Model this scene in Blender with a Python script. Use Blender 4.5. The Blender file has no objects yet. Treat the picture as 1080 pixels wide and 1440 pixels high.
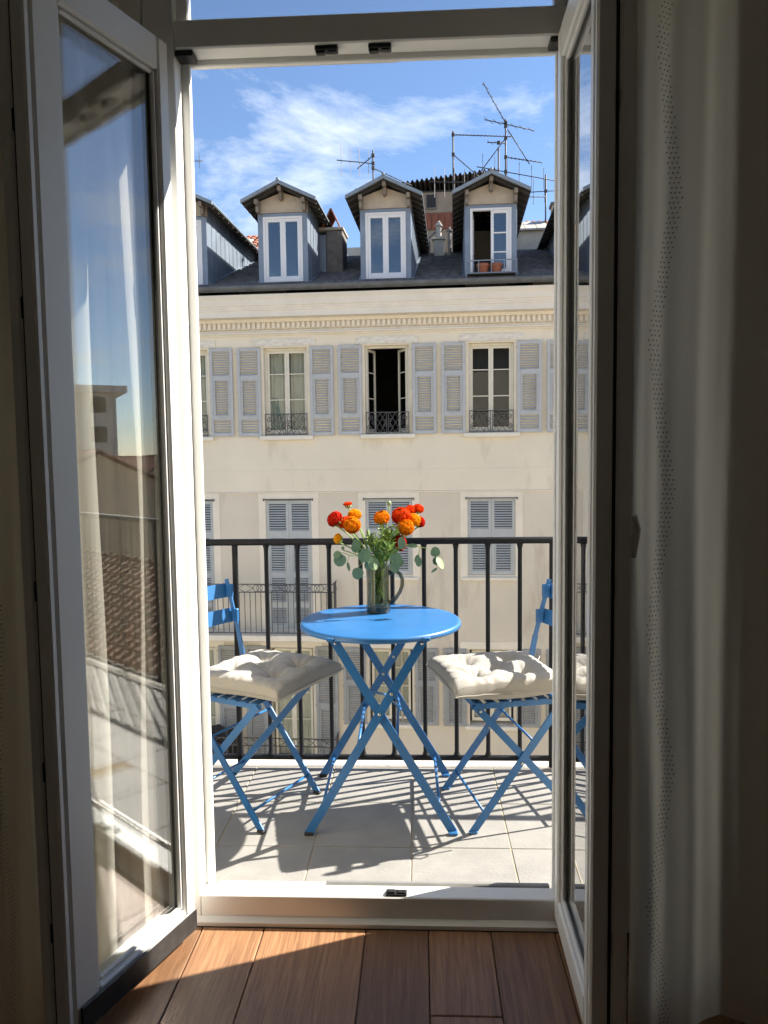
import bpy, math, random
from mathutils import Vector, Matrix
R = math.radians
col = bpy.context.scene.collection
scn = bpy.context.scene

# ------------------------------------------------------------------ camera
F_PX, PITCH, YAW, ROLL, CAM_H = 1087.155, .0759, .0473, .0127, 1.3293
_cy, _sy, _cp, _sp = math.cos(YAW), math.sin(YAW), math.cos(PITCH), math.sin(PITCH)
FWD = Vector((-_sy*_cp, _cy*_cp, -_sp)); _r0 = Vector((_cy, _sy, 0)); _d0 = FWD.cross(_r0)
RIGHT = math.cos(ROLL)*_r0 + math.sin(ROLL)*_d0
DOWN = -math.sin(ROLL)*_r0 + math.cos(ROLL)*_d0
ORG = Vector((0, 0, CAM_H))
cd = bpy.data.cameras.new('camera'); cam = bpy.data.objects.new('camera', cd); col.objects.link(cam)
m = Matrix.Identity(4)
for i in range(3):
    m[i][0], m[i][1], m[i][2], m[i][3] = RIGHT[i], -DOWN[i], -FWD[i], ORG[i]
cam.matrix_world = m
cd.sensor_fit = 'VERTICAL'; cd.sensor_height = 36; cd.sensor_width = 27
cd.lens = F_PX/1440*36; cd.clip_start = .02; cd.clip_end = 3000
scn.camera = cam

# ------------------------------------------------------------------ sky, sun, exposure
SUN_EL, SUN_AZ = R(40), R(22.5)          # azimuth counted from +X (along the street) towards +Y
w = bpy.data.worlds.new('World'); scn.world = w; w.use_nodes = True
nt = w.node_tree; nt.nodes.clear()
def N(t, typ, **kw):
    n = t.nodes.new(typ)
    for k, v in kw.items():
        if k.startswith('i_'):
            n.inputs[k[2:].replace('_', ' ')].default_value = v
        else:
            setattr(n, k, v)
    return n
out = N(nt, 'ShaderNodeOutputWorld'); bg = N(nt, 'ShaderNodeBackground'); bg.inputs[1].default_value = .072
sky = N(nt, 'ShaderNodeTexSky', sky_type='NISHITA', sun_disc=False, sun_elevation=SUN_EL, sun_rotation=R(90)-SUN_AZ,
        altitude=50, air_density=.85, dust_density=.1, ozone_density=3.5)
tc = N(nt, 'ShaderNodeTexCoord')
sep = N(nt, 'ShaderNodeSeparateXYZ'); nt.links.new(tc.outputs['Generated'], sep.inputs[0])
zz = N(nt, 'ShaderNodeMath', operation='MAXIMUM'); nt.links.new(sep.outputs[2], zz.inputs[0]); zz.inputs[1].default_value = .0
za = N(nt, 'ShaderNodeMath', operation='ADD'); nt.links.new(zz.outputs[0], za.inputs[0]); za.inputs[1].default_value = .12
cmb = N(nt, 'ShaderNodeCombineXYZ')
for i in range(2):
    dv = N(nt, 'ShaderNodeMath', operation='DIVIDE'); nt.links.new(sep.outputs[i], dv.inputs[0]); nt.links.new(za.outputs[0], dv.inputs[1])
    nt.links.new(dv.outputs[0], cmb.inputs[i])
mp = N(nt, 'ShaderNodeMapping'); nt.links.new(cmb.outputs[0], mp.inputs[0])
mp.inputs['Location'].default_value = (22.963, 11.096, 0); mp.inputs['Scale'].default_value = (1.0, .75, 1); mp.inputs['Rotation'].default_value = (0, 0, R(20))
cn = N(nt, 'ShaderNodeTexNoise', i_Scale=1.15, i_Detail=9, i_Roughness=.63, i_Distortion=.3); nt.links.new(mp.outputs[0], cn.inputs[0])
cr = N(nt, 'ShaderNodeValToRGB'); nt.links.new(cn.outputs[0], cr.inputs[0])
cr.color_ramp.elements[0].position = .535; cr.color_ramp.elements[1].position = .74
cr.color_ramp.elements[0].color = (0, 0, 0, 1); cr.color_ramp.elements[1].color = (1, 1, 1, 1)
mx = N(nt, 'ShaderNodeMix', data_type='RGBA')
cm = N(nt, 'ShaderNodeMath', operation='MULTIPLY'); nt.links.new(cr.outputs[0], cm.inputs[0]); cm.inputs[1].default_value = .85
nt.links.new(cm.outputs[0], mx.inputs['Factor']); nt.links.new(sky.outputs[0], mx.inputs['A']); mx.inputs['B'].default_value = (7.2, 7.4, 7.7, 1)
nt.links.new(mx.outputs['Result'], bg.inputs[0]); nt.links.new(bg.outputs[0], out.inputs[0])
sl = bpy.data.lights.new('sun', 'SUN'); sl.energy = 4.5; sl.angle = R(.53); sl.color = (1, .94, .85)
so = bpy.data.objects.new('sun', sl); col.objects.link(so)
sdir = Vector((math.cos(SUN_EL)*math.cos(SUN_AZ), math.cos(SUN_EL)*math.sin(SUN_AZ), math.sin(SUN_EL)))
so.rotation_euler = sdir.to_track_quat('Z', 'Y').to_euler(); so.location = (6, 8, 12)
vs = scn.view_settings; vs.view_transform = 'Standard'; vs.look = 'None'; vs.gamma = 1; vs.use_curve_mapping = False
vs.exposure = 1.62
scn.cycles.max_bounces = 10; scn.cycles.transparent_max_bounces = 24; scn.cycles.glossy_bounces = 5; scn.cycles.diffuse_bounces = 5
scn.cycles.sample_clamp_indirect = 6; scn.cycles.caustics_reflective = False; scn.cycles.caustics_refractive = False
scn.cycles.use_denoising = True

# ------------------------------------------------------------------ pixel helper (1080 x 1440 photo pixels)
def ray(px, py): return FWD + (px-540)/F_PX*RIGHT + (py-720)/F_PX*DOWN
def at_y(px, py, y): v = ray(px, py); return ORG + v*(y/v.y)

# ------------------------------------------------------------------ materials
def lin(c):
    return tuple((x/12.92 if x <= .04045 else ((x+.055)/1.055)**2.4) for x in c)
def mat(name, c, rough=.6, var=.12, scale=6, bump=0, bscale=60, metal=0, c2=None, spec=.5, stretch=None, thr=(.35, .7), detail=6, coat=0, sheen=0, coords='Object'):
    """principled with a two-tone noise colour and optional fine relief"""
    M = bpy.data.materials.new(name); M.use_nodes = True; t = M.node_tree; b = t.nodes['Principled BSDF']
    b.inputs['Roughness'].default_value = rough; b.inputs['Metallic'].default_value = metal
    b.inputs['Specular IOR Level'].default_value = spec
    if coat: b.inputs['Coat Weight'].default_value = coat; b.inputs['Coat Roughness'].default_value = .25
    if sheen: b.inputs['Sheen Weight'].default_value = sheen
    tc = N(t, 'ShaderNodeTexCoord'); mp = N(t, 'ShaderNodeMapping'); t.links.new(tc.outputs[coords], mp.inputs[0])
    if stretch: mp.inputs['Scale'].default_value = stretch
    n = N(t, 'ShaderNodeTexNoise', i_Scale=scale, i_Detail=detail, i_Roughness=.6); t.links.new(mp.outputs[0], n.inputs[0])
    r = N(t, 'ShaderNodeValToRGB'); t.links.new(n.outputs[0], r.inputs[0])
    a = c2 if c2 else tuple(x*(1-var) for x in c); d = c if c2 else tuple(min(.95, x*(1+var)) for x in c)
    r.color_ramp.elements[0].position, r.color_ramp.elements[1].position = thr
    r.color_ramp.elements[0].color = (*a, 1); r.color_ramp.elements[1].color = (*d, 1)
    t.links.new(r.outputs[0], b.inputs['Base Color'])
    if bump:
        n2 = N(t, 'ShaderNodeTexNoise', i_Scale=bscale, i_Detail=4); t.links.new(mp.outputs[0], n2.inputs[0])
        bp = N(t, 'ShaderNodeBump', i_Strength=bump, i_Distance=.01); t.links.new(n2.outputs[0], bp.inputs['Height']); t.links.new(bp.outputs[0], b.inputs['Normal'])
    M['bsdf'] = b.name
    return M
def wear(M, c, scale=9, thr=(.6, .68), stretch=None, rough=None):
    """irregular patches of another colour (peeling paint, stains) over a material"""
    t = M.node_tree; b = t.nodes['Principled BSDF']; src = b.inputs['Base Color'].links[0].from_socket
    tc = N(t, 'ShaderNodeTexCoord'); mp = N(t, 'ShaderNodeMapping'); t.links.new(tc.outputs['Object'], mp.inputs[0]); mp.inputs['Location'].default_value = (3, 7, 1)
    if stretch: mp.inputs['Scale'].default_value = stretch
    n = N(t, 'ShaderNodeTexNoise', i_Scale=scale, i_Detail=8, i_Roughness=.65); t.links.new(mp.outputs[0], n.inputs[0])
    r = N(t, 'ShaderNodeMapRange'); r.inputs['From Min'].default_value, r.inputs['From Max'].default_value = thr; t.links.new(n.outputs[0], r.inputs['Value'])
    x = N(t, 'ShaderNodeMix', data_type='RGBA'); t.links.new(r.outputs[0], x.inputs['Factor']); t.links.new(src, x.inputs['A']); x.inputs['B'].default_value = (*c, 1)
    t.links.new(x.outputs['Result'], b.inputs['Base Color'])
    return M
def glass(name, k=2.0, tint=(.96, .98, .97), rough=0.0):
    M = bpy.data.materials.new(name); M.use_nodes = True; t = M.node_tree; t.nodes.clear()
    o = N(t, 'ShaderNodeOutputMaterial'); g = N(t, 'ShaderNodeNewGeometry'); d = N(t, 'ShaderNodeVectorMath', operation='DOT_PRODUCT')
    t.links.new(g.outputs['Normal'], d.inputs[0]); t.links.new(g.outputs['Incoming'], d.inputs[1])
    ab = N(t, 'ShaderNodeMath', operation='ABSOLUTE'); t.links.new(d.outputs['Value'], ab.inputs[0])
    s = N(t, 'ShaderNodeMath', operation='SUBTRACT'); s.inputs[0].default_value = 1; t.links.new(ab.outputs[0], s.inputs[1])
    p = N(t, 'ShaderNodeMath', operation='POWER'); t.links.new(s.outputs[0], p.inputs[0]); p.inputs[1].default_value = 5
    q = N(t, 'ShaderNodeMath', operation='MULTIPLY_ADD'); t.links.new(p.outputs[0], q.inputs[0]); q.inputs[1].default_value = .96*k; q.inputs[2].default_value = .04*k
    c = N(t, 'ShaderNodeMath', operation='MINIMUM'); t.links.new(q.outputs[0], c.inputs[0]); c.inputs[1].default_value = .92
    tr = N(t, 'ShaderNodeBsdfTransparent'); tr.inputs[0].default_value = (*tint, 1)
    gl = N(t, 'ShaderNodeBsdfGlossy'); gl.inputs['Roughness'].default_value = rough
    mx = N(t, 'ShaderNodeMixShader'); t.links.new(c.outputs[0], mx.inputs[0]); t.links.new(tr.outputs[0], mx.inputs[1]); t.links.new(gl.outputs[0], mx.inputs[2])
    t.links.new(mx.outputs[0], o.inputs[0])
    return M
def cloth(name, c, trans=.35, var=.06, wscale=420):
    M = mat(name, c, .9, var, 3, .35, wscale, spec=.1)
    t = M.node_tree; b = t.nodes['Principled BSDF']; o = [n for n in t.nodes if n.type == 'OUTPUT_MATERIAL'][0]
    tr = N(t, 'ShaderNodeBsdfTranslucent'); tr.inputs[0].default_value = (*c, 1)
    mx = N(t, 'ShaderNodeMixShader'); mx.inputs[0].default_value = trans
    t.links.new(b.outputs[0], mx.inputs[1]); t.links.new(tr.outputs[0], mx.inputs[2]); t.links.new(mx.outputs[0], o.inputs[0])
    return M

M = {}
M['plaster'] = wear(mat('plaster cream', (.85, .775, .625), .85, .05, .7, .25, 40), (.55, .48, .37), 1.6, (.55, .82), (1, 1, .3))
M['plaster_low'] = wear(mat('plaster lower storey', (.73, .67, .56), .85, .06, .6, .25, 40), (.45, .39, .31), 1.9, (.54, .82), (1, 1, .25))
M['trim'] = mat('trim cream', (.86, .80, .68), .8, .05, 2.5, .2, 50)
M['lintel'] = mat('lintel stone', (.80, .76, .66), .85, .18, 7, .4, 30, stretch=(1, 1, 3))
M['own_wall'] = mat('own facade plaster', (.88, .79, .63), .85, .06, .8, .2, 40)
M['shutter'] = wear(mat('shutter grey paint', (.50, .52, .525), .6, .07, 5, .15, 80), (.30, .14, .07), 6, (.70, .735))
M['shutter_dark'] = mat('shutter darker grey paint', (.33, .35, .36), .6, .10, 5, .15, 80)
M['shutter_pale'] = mat('shutter pale grey paint', (.485, .515, .525), .6, .06, 5, .15, 80)
M['winwood'] = mat('window cream paint', (.78, .74, .62), .5, .06, 8)
M['white'] = mat('white pvc', (.84, .835, .80), .35, .03, 3, spec=.5)
M['dwhite'] = mat('dormer white paint', (.80, .80, .80), .4, .03, 5)
M['iron'] = mat('grey wrought iron', (.10, .10, .105), .5, .2, 20, metal=.3)
M['black_iron'] = mat('black railing paint', (.008, .009, .012), .5, .3, 25, .25, 120, spec=.3)
M['zinc'] = mat('weathered zinc', (.23, .275, .33), .45, .14, 2.2, .1, 20, metal=.35)
M['zinc_edge'] = mat('zinc edging', (.26, .30, .33), .5, .12, 4, metal=.3)
M['slate'] = mat('slate', (.10, .105, .115), .6, .45, 7, .3, 30, stretch=(1, .6, 1))
M['gutter'] = mat('gutter zinc', (.13, .14, .15), .5, .2, 6, metal=.4)
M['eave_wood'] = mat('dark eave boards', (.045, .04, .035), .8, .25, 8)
M['bracket'] = mat('weathered wood bracket', (.26, .22, .18), .8, .25, 12, stretch=(1, 1, .3))
M['dorm_wall'] = mat('dormer plaster', (.52, .45, .35), .85, .12, 4, .2, 40)
M['brown_wall'] = wear(mat('brown rooftop plaster', (.42, .31, .21), .9, .14, 2, .3, 30), (.22, .13, .09), 1.4, (.58, .8))
M['rust'] = mat('rust red sheet', (.33, .10, .05), .7, .3, 5, stretch=(4, 4, .6))
M['corrugated'] = mat('dark corrugated sheet', (.11, .085, .07), .8, .3, 6)
M['terracotta'] = mat('terracotta tile', (.38, .14, .08), .85, .35, 3, .3, 30)
M['browntile'] = mat('brown roof tile', (.30, .17, .11), .85, .35, 2, .3, 20)
M['chimney'] = mat('sooty chimney render', (.20, .185, .165), .9, .3, 5, .4, 30)
M['antenna'] = mat('antenna metal', (.075, .065, .06), .6, .3, 20)
M['antenna_pale'] = mat('pale antenna metal', (.40, .36, .32), .5, .1, 20)
M['pane'] = glass('window pane', 1.0, (.86, .89, .88)); M['skypane'] = glass('dormer pane', 3.6, (.80, .84, .86))
M['leafglass'] = glass('door leaf glass', 2.0, (.985, .99, .985))
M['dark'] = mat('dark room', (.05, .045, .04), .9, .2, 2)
M['netcurtain'] = mat('pale window curtain', (.66, .62, .52), .9, .12, 14, stretch=(4, 1, .2))
M['greencurtain'] = mat('green curtain', (.16, .28, .25), .9, .15, 10)
M['blue'] = mat('sky blue powder coat', (.024, .15, .385), .42, .10, 9, .06, 200, spec=.5, coat=.25)
wear(M['blue'], (.035, .16, .36), 45, (.60, .74))
M['steel'] = mat('bolt steel', (.55, .55, .52), .3, .1, 10, metal=.9)
M['rubber'] = mat('black rubber', (.02, .02, .02), .7, .1, 5)
M['cushion'] = mat('ecru cotton', (.42, .395, .345), .92, .05, 4, .25, 500, spec=.15, sheen=.2)
M['tile'] = mat('balcony tile', (.29, .28, .258), .55, .09, 9, .12, 90, spec=.4, coords='Object')
wear(M['tile'], (.225, .215, .195), 3.2, (.55, .9))
M['grout'] = mat('tile grout', (.42, .34, .22), .9, .2, 12)
M['stone'] = mat('balcony edge stone', (.62, .59, .53), .8, .08, 6, .2, 60)
M['linen'] = cloth('linen curtain', (.84, .80, .71), .6)
M['stitch'] = mat('dark embroidery thread', (.24, .22, .185), .9, .2, 30)
M['room_wall'] = mat('room wall paint', (.87, .84, .78), .9, .04, 2)
M['lock'] = mat('dark lock metal', (.045, .045, .045), .45, .3, 30, metal=.6)
M['gasket'] = mat('black gasket', (.02, .02, .02), .6, .1, 10)
M['alu'] = mat('threshold aluminium', (.42, .41, .39), .4, .12, 14, metal=.5)
M['asphalt'] = mat('asphalt', (.055, .055, .055), .9, .2, 3, .2, 60)
M['pavement'] = mat('pavement', (.25, .24, .22), .9, .12, 3)
M['farground'] = mat('far ground', (.22, .20, .17), .95, .3, .02)
M['beige'] = mat('beige gable render', (.62, .53, .40), .9, .08, .8)
M['farwhite'] = mat('far pale render', (.60, .56, .50), .9, .1, .5)
M['stem'] = mat('green stem', (.25, .38, .09), .5, .25, 30)
M['euca'] = mat('eucalyptus leaf', (.15, .25, .15), .55, .18, 25, c2=(.10, .19, .12), spec=.4)
M['palegreen'] = mat('pale eucalyptus leaf', (.22, .30, .14), .55, .12, 25)
def petal(name, c, c2):
    mm = cloth(name, c, .3, .1, 300); r = [n for n in mm.node_tree.nodes if n.type == 'VALTORGB'][0]
    r.color_ramp.elements[0].color = (*c2, 1); r.color_ramp.elements[1].color = (*c, 1)
    [n for n in mm.node_tree.nodes if n.type == 'TEX_NOISE'][0].inputs['Scale'].default_value = 40
    return mm
M['red'] = petal('red petals', (.72, .035, .012), (.55, .015, .008))
M['orangered'] = petal('orange red petals', (.85, .10, .012), (.75, .06, .01))
M['orange'] = petal('golden orange petals', (.92, .36, .012), (.85, .25, .008))
M['yellow'] = petal('yellow petals', (.93, .52, .02), (.90, .40, .01))
M['smoke'] = glass('smoky vase glass', 1.2, (.68, .70, .64))
M['smokedark'] = glass('thick smoky glass', 1.6, (.34, .37, .34))
M['water'] = glass('vase water', 1.0, (.90, .94, .88))
M['hatch'] = mat('weathered pale sheet', (.50, .46, .38), .8, .15, 6)
M['clothes'] = mat('dark laundry', (.02, .02, .022), .9, .3, 10)
M['pink'] = mat('pink toy', (.7, .05, .2), .6, .1, 10)
M['yellowtoy'] = mat('yellow toy', (.75, .6, .03), .6, .1, 10)

# wood planks: per object tone
def wood():
    mm = bpy.data.materials.new('oak plank'); mm.use_nodes = True; t = mm.node_tree; b = t.nodes['Principled BSDF']
    tc = N(t, 'ShaderNodeTexCoord'); oi = N(t, 'ShaderNodeObjectInfo'); mp = N(t, 'ShaderNodeMapping'); t.links.new(tc.outputs['Object'], mp.inputs[0])
    mp.inputs['Scale'].default_value = (42, 1.7, 4); t.links.new(oi.outputs['Random'], mp.inputs['Location'])
    ml = N(t, 'ShaderNodeVectorMath', operation='SCALE'); cx = N(t, 'ShaderNodeCombineXYZ')
    for i in range(3): t.links.new(oi.outputs['Random'], cx.inputs[i])
    t.links.new(cx.outputs[0], ml.inputs[0]); ml.inputs['Scale'].default_value = 37; t.links.new(ml.outputs[0], mp.inputs['Location'])
    n = N(t, 'ShaderNodeTexNoise', i_Scale=2.0, i_Detail=11, i_Roughness=.68, i_Distortion=.9); t.links.new(mp.outputs[0], n.inputs[0])
    r = N(t, 'ShaderNodeValToRGB'); t.links.new(n.outputs[0], r.inputs[0])
    e = r.color_ramp.elements; e[0].position = .3; e[0].color = (.15, .074, .037, 1); e[1].position = .72; e[1].color = (.38, .21, .108, 1)
    e2 = r.color_ramp.elements.new(.5); e2.color = (.265, .138, .068, 1)
    h = N(t, 'ShaderNodeHueSaturation'); t.links.new(r.outputs[0], h.inputs['Color'])
    mr = N(t, 'ShaderNodeMapRange'); t.links.new(oi.outputs['Random'], mr.inputs['Value']); mr.inputs['To Min'].default_value = .75; mr.inputs['To Max'].default_value = 1.25
    t.links.new(mr.outputs[0], h.inputs['Value']); t.links.new(h.outputs[0], b.inputs['Base Color'])
    b.inputs['Roughness'].default_value = .42
    bp = N(t, 'ShaderNodeBump', i_Strength=.25, i_Distance=.004); t.links.new(n.outputs[0], bp.inputs['Height']); t.links.new(bp.outputs[0], b.inputs['Normal'])
    return mm
M['wood'] = wood()

# ------------------------------------------------------------------ mesh builder
class MB:
    def __init__(s): s.v = []; s.f = []; s.sm = False
    def add(s, vs, fs):
        o = len(s.v); s.v += [tuple(v) for v in vs]; s.f += [tuple(i+o for i in f) for f in fs]; return s
    def box(s, x0, x1, y0, y1, z0, z1):
        return s.add([(x0,y0,z0),(x1,y0,z0),(x1,y1,z0),(x0,y1,z0),(x0,y0,z1),(x1,y0,z1),(x1,y1,z1),(x0,y1,z1)],
                     [(0,3,2,1),(4,5,6,7),(0,1,5,4),(1,2,6,5),(2,3,7,6),(3,0,4,7)])
    def cbox(s, x0, x1, y0, y1, z0, z1, c=.004):
        """box with chamfered edges"""
        c = min(c, (x1-x0)*.45, (y1-y0)*.45, (z1-z0)*.45)
        V = []; idx = {}
        for ix, xx in enumerate((x0, x1)):
            for iy, yy in enumerate((y0, y1)):
                for iz, zz_ in enumerate((z0, z1)):
                    dx = c if ix == 0 else -c; dy = c if iy == 0 else -c; dz = c if iz == 0 else -c
                    idx[ix,iy,iz,0] = len(V); V.append((xx, yy+dy, zz_+dz))
                    idx[ix,iy,iz,1] = len(V); V.append((xx+dx, yy, zz_+dz))
                    idx[ix,iy,iz,2] = len(V); V.append((xx+dx, yy+dy, zz_))
        Fc = []
        g = lambda a, b, cc, k: idx[a, b, cc, k]
        for q in (0, 1):
            Fc.append([g(q,0,0,0), g(q,1,0,0), g(q,1,1,0), g(q,0,1,0)]); Fc.append([g(0,q,0,1), g(0,q,1,1), g(1,q,1,1), g(1,q,0,1)]); Fc.append([g(0,0,q,2), g(1,0,q,2), g(1,1,q,2), g(0,1,q,2)])
        for a in (0, 1):
            for b in (0, 1):
                Fc.append([g(a,b,0,0), g(a,b,1,0), g(a,b,1,1), g(a,b,0,1)])
                Fc.append([g(a,0,b,0), g(a,1,b,0), g(a,1,b,2), g(a,0,b,2)])
                Fc.append([g(0,a,b,1), g(1,a,b,1), g(1,a,b,2), g(0,a,b,2)])
        for a in (0, 1):
            for b in (0, 1):
                for d in (0, 1): Fc.append([g(a,b,d,0), g(a,b,d,1), g(a,b,d,2)])
        cen = Vector(((x0+x1)/2, (y0+y1)/2, (z0+z1)/2)); out_ = []
        for f in Fc:
            p = [Vector(V[i]) for i in f]; n = (p[1]-p[0]).cross(p[2]-p[0]); c_ = sum(p, Vector())/len(p)
            out_.append(f if n.dot(c_-cen) > 0 else f[::-1])
        return s.add(V, out_)
    def bar(s, a, b, w_, t_, up=(0, 0, 1), c=0):
        """flat bar from a to b: width w_ along up-ish side, thickness t_"""
        a, b = Vector(a), Vector(b); d = (b-a).normalized(); u = Vector(up); u = (u-d*u.dot(d)).normalized(); sd = d.cross(u)
        P = []
        for q in (a, b):
            for i, j in ((-1,-1),(1,-1),(1,1),(-1,1)): P.append(q+u*(i*w_/2)+sd*(j*t_/2))
        return s.add(P, [(0,1,2,3),(7,6,5,4),(0,4,5,1),(1,5,6,2),(2,6,7,3),(3,7,4,0)])
    def tube(s, pts, r, n=6, cap=True):
        pts = [Vector(p) for p in pts]; L = len(pts); rs = r if isinstance(r, (list, tuple)) else [r]*L
        ref = None; V = []
        for i, p in enumerate(pts):
            d = (pts[min(i+1, L-1)]-pts[max(i-1, 0)]); d = d.normalized() if d.length > 1e-9 else Vector((0,0,1))
            if ref is None: ref = Vector((0,0,1)) if abs(d.z) < .9 else Vector((1,0,0))
            u = ref-d*ref.dot(d); u = u.normalized() if u.length > 1e-6 else d.orthogonal().normalized(); ref = u; sd = d.cross(u)
            for k in range(n):
                a = 2*math.pi*k/n; V.append(p+(u*math.cos(a)+sd*math.sin(a))*rs[i])
        Fc = [(i*n+k, i*n+(k+1)%n, (i+1)*n+(k+1)%n, (i+1)*n+k) for i in range(L-1) for k in range(n)]
        if cap: Fc += [tuple(range(n))[::-1], tuple((L-1)*n+k for k in range(n))]
        return s.add(V, Fc)
    def lathe(s, prof, n=32, cx=0, cy=0, z=0):
        V = []; L = len(prof)
        for r_, h in prof:
            for k in range(n):
                a = 2*math.pi*k/n; V.append((cx+r_*math.cos(a), cy+r_*math.sin(a), z+h))
        return s.add(V, [(i*n+k, i*n+(k+1)%n, (i+1)*n+(k+1)%n, (i+1)*n+k) for i in range(L-1) for k in range(n)])
    def grid(s, fn, nu, nv, closed_u=False):
        V = [fn(i/nu, j/nv) for j in range(nv+1) for i in range(nu+(0 if closed_u else 1))]; W = nu if closed_u else nu+1
        Fc = [(j*W+i, j*W+(i+1) % W, (j+1)*W+(i+1) % W, (j+1)*W+i) for j in range(nv) for i in range(nu)]
        return s.add(V, Fc)
    def prism(s, poly, a, b):
        """poly = (p,q) outline; a,b functions? extrude between two lists of 3d points"""
        n = len(a); return s.add(list(a)+list(b), [tuple(range(n))[::-1], tuple(range(n, 2*n))]+[(i, (i+1) % n, n+(i+1) % n, n+i) for i in range(n)])
    def mesh(s, name, mt, smooth=False):
        me = bpy.data.meshes.new(name); me.from_pydata([tuple(v) for v in s.v], [], s.f); me.materials.append(mt)
        if smooth or s.sm:
            me.polygons.foreach_set('use_smooth', [True]*len(me.polygons))
        me.update(); return me
    def build(s, name, mt, parent=None, smooth=False, loc=None):
        return link(name, s.mesh(name, mt, smooth), parent, loc)
def link(name, me, parent=None, loc=None, rot=None):
    o = bpy.data.objects.new(name, me); col.objects.link(o)
    if parent: o.parent = parent
    if loc is not None: o.location = loc
    if rot is not None: o.rotation_euler = rot
    return o
def tag(o, label=None, cat=None, group=None, kind=None):
    if label: o['label'] = label
    if cat: o['category'] = cat
    if group: o['group'] = group
    if kind: o['kind'] = kind
    return o
def thing(name, label, cat, loc=(0,0,0), rz=0, group=None):
    o = bpy.data.objects.new(name, None); col.objects.link(o); o.location = loc; o.rotation_euler = (0, 0, rz); o.empty_display_size = .1
    return tag(o, label, cat, group)
def copy_tree(o, parent=None):
    c = o.copy(); col.objects.link(c); c.parent = parent
    for ch in list(o.children): copy_tree(ch, c)
    return c
rnd = random.Random(7)
# ------------------------------------------------------------------ ground, street
GZ = -12.2
tag(MB().add([(-1500,-1500,GZ),(1500,-1500,GZ),(1500,1500,GZ),(-1500,1500,GZ)], [(0,1,2,3)]).build('ground', M['farground']), kind='structure')
tag(MB().add([(-60,4.2,GZ+.004),(90,4.2,GZ+.004),(90,14.6,GZ+.004),(-60,14.6,GZ+.004)], [(0,1,2,3)]).build('road', M['asphalt']), kind='structure')
tag(MB().box(-60, 90, 2.46, 4.2, GZ, GZ+.13).build('pavement', M['pavement']), kind='structure')

# ------------------------------------------------------------------ the room and the wall of the own building
OX0, OX1, OZ = -.72, .54, 3.0            # opening in the wall
wl = MB(); wl.box(-14, OX0, 2.10, 2.335, GZ, 5.4); wl.box(OX1, 16, 2.10, 2.335, GZ, 5.4); wl.box(OX0, OX1, 2.10, 2.335, GZ, -.02); wl.box(OX0, OX1, 2.10, 2.335, OZ, 5.4)
ob = thing('own_building', 'cream plastered wall of the house that the balcony belongs to', 'building', (0, 2.27, GZ))
wl.build('wall', M['own_wall'], ob, loc=(0, -2.27, -GZ))
MB().prism(None, [(-14.2, 2.75, 5.38), (16.2, 2.75, 5.38), (16.2, 2.75, 5.50), (-14.2, 2.75, 5.50)], [(-14.2, -5, 7.7), (16.2, -5, 7.7), (16.2, -5, 7.82), (-14.2, -5, 7.82)]).build('roof_slab', M['browntile'], ob, loc=(0, -2.27, -GZ))
def st(name, mb, mt, parent=None):
    return tag(mb.build(name, mt, parent), kind='structure')
li = MB(); li.box(-2.4, OX0, 2.07, 2.098, 0, 3.1); li.box(OX1, 2.6, 2.07, 2.098, 0, 3.1); li.box(OX0, OX1, 2.07, 2.098, OZ, 3.1)
st('wall_front', li, M['room_wall'])
st('wall_left', MB().box(-2.5, -2.402, -2.6, 2.098, -.02, 3.1), M['room_wall'])
st('wall_right', MB().box(2.602, 2.7, -2.6, 2.098, -.02, 3.1), M['room_wall'])
st('wall_back', MB().box(-2.5, 2.7, -2.7, -2.602, -.02, 3.1), M['room_wall'])
st('ceiling', MB().box(-2.5, 2.7, -2.7, 2.098, 3.102, 3.2), M['room_wall'])
fl = st('floor', MB().box(-2.5, 2.7, -2.7, 2.098, -.12, -.016), M['gasket'])
XS = [-.45, -.163, .012, .184, .362]
while XS[0] > -2.3: XS.insert(0, XS[0]-rnd.choice((.17, .175, .25)))
while XS[-1] < 2.4: XS.append(XS[-1]+rnd.choice((.17, .175, .25)))
for i in range(len(XS)-1):
    a, b = XS[i]+.0012, XS[i+1]-.0012; y = 2.066; first = True
    while y > -2.5:
        L = 1.4+rnd.random()*.6
        if first: L = .328 if abs(XS[i]-.012) < .01 else .55+rnd.random()*.8
        first = False; y0 = max(y-L, -2.59)
        MB().cbox(a, b, y0+.0012, y-.0012, -.0155, 0, .0022).build('plank', M['wood'], fl); y = y0
# skirting strip below the door sill
tag(MB().add([(-.76,2.067,.001),(.58,2.067,.001),(.58,2.067,.012),(-.76,2.067,.012),(-.76,2.084,.022),(.58,2.084,.022),(-.76,2.084,.001),(.58,2.084,.001)],
    [(0,1,2,3),(3,2,5,4),(0,3,4,6),(1,7,5,2),(6,7,1,0),(4,5,7,6)]).build('floor_trim', M['white']), 'white floor trim strip along the foot of the door sill', 'trim')

# ------------------------------------------------------------------ balcony
bf = st('balcony_floor', MB().box(-2.6, 3.4, 2.337, 3.245, -.17, -.0028), M['grout'])
MB().box(OX0+.002, OX1-.002, 2.172, 2.336, -.10, -.0028).build('threshold_bed', M['grout'], bf)
tx = lambda k: -.04+.3333*k
for k in range(-7, 10):
    a, b = tx(k)+.002, tx(k+1)-.002; c0 = OX0+.004 if k == -2 else a
    for r_ in (1, 2): MB().cbox(a, b, 2.52+.3333*(r_-1)+.002, 2.52+.3333*r_-.002, -.012, 0+rnd.uniform(-.0006, .0006), .0015).build('tile', M['tile'], bf)
    if -2 <= k <= 1: MB().cbox(max(a, OX0+.004), min(b, OX1-.004), 2.205, 2.518, -.012, 0, .0015).build('tile', M['tile'], bf)
    else: MB().cbox(a, b, 2.341, 2.518, -.012, 0, .0015).build('tile', M['tile'], bf)
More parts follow.
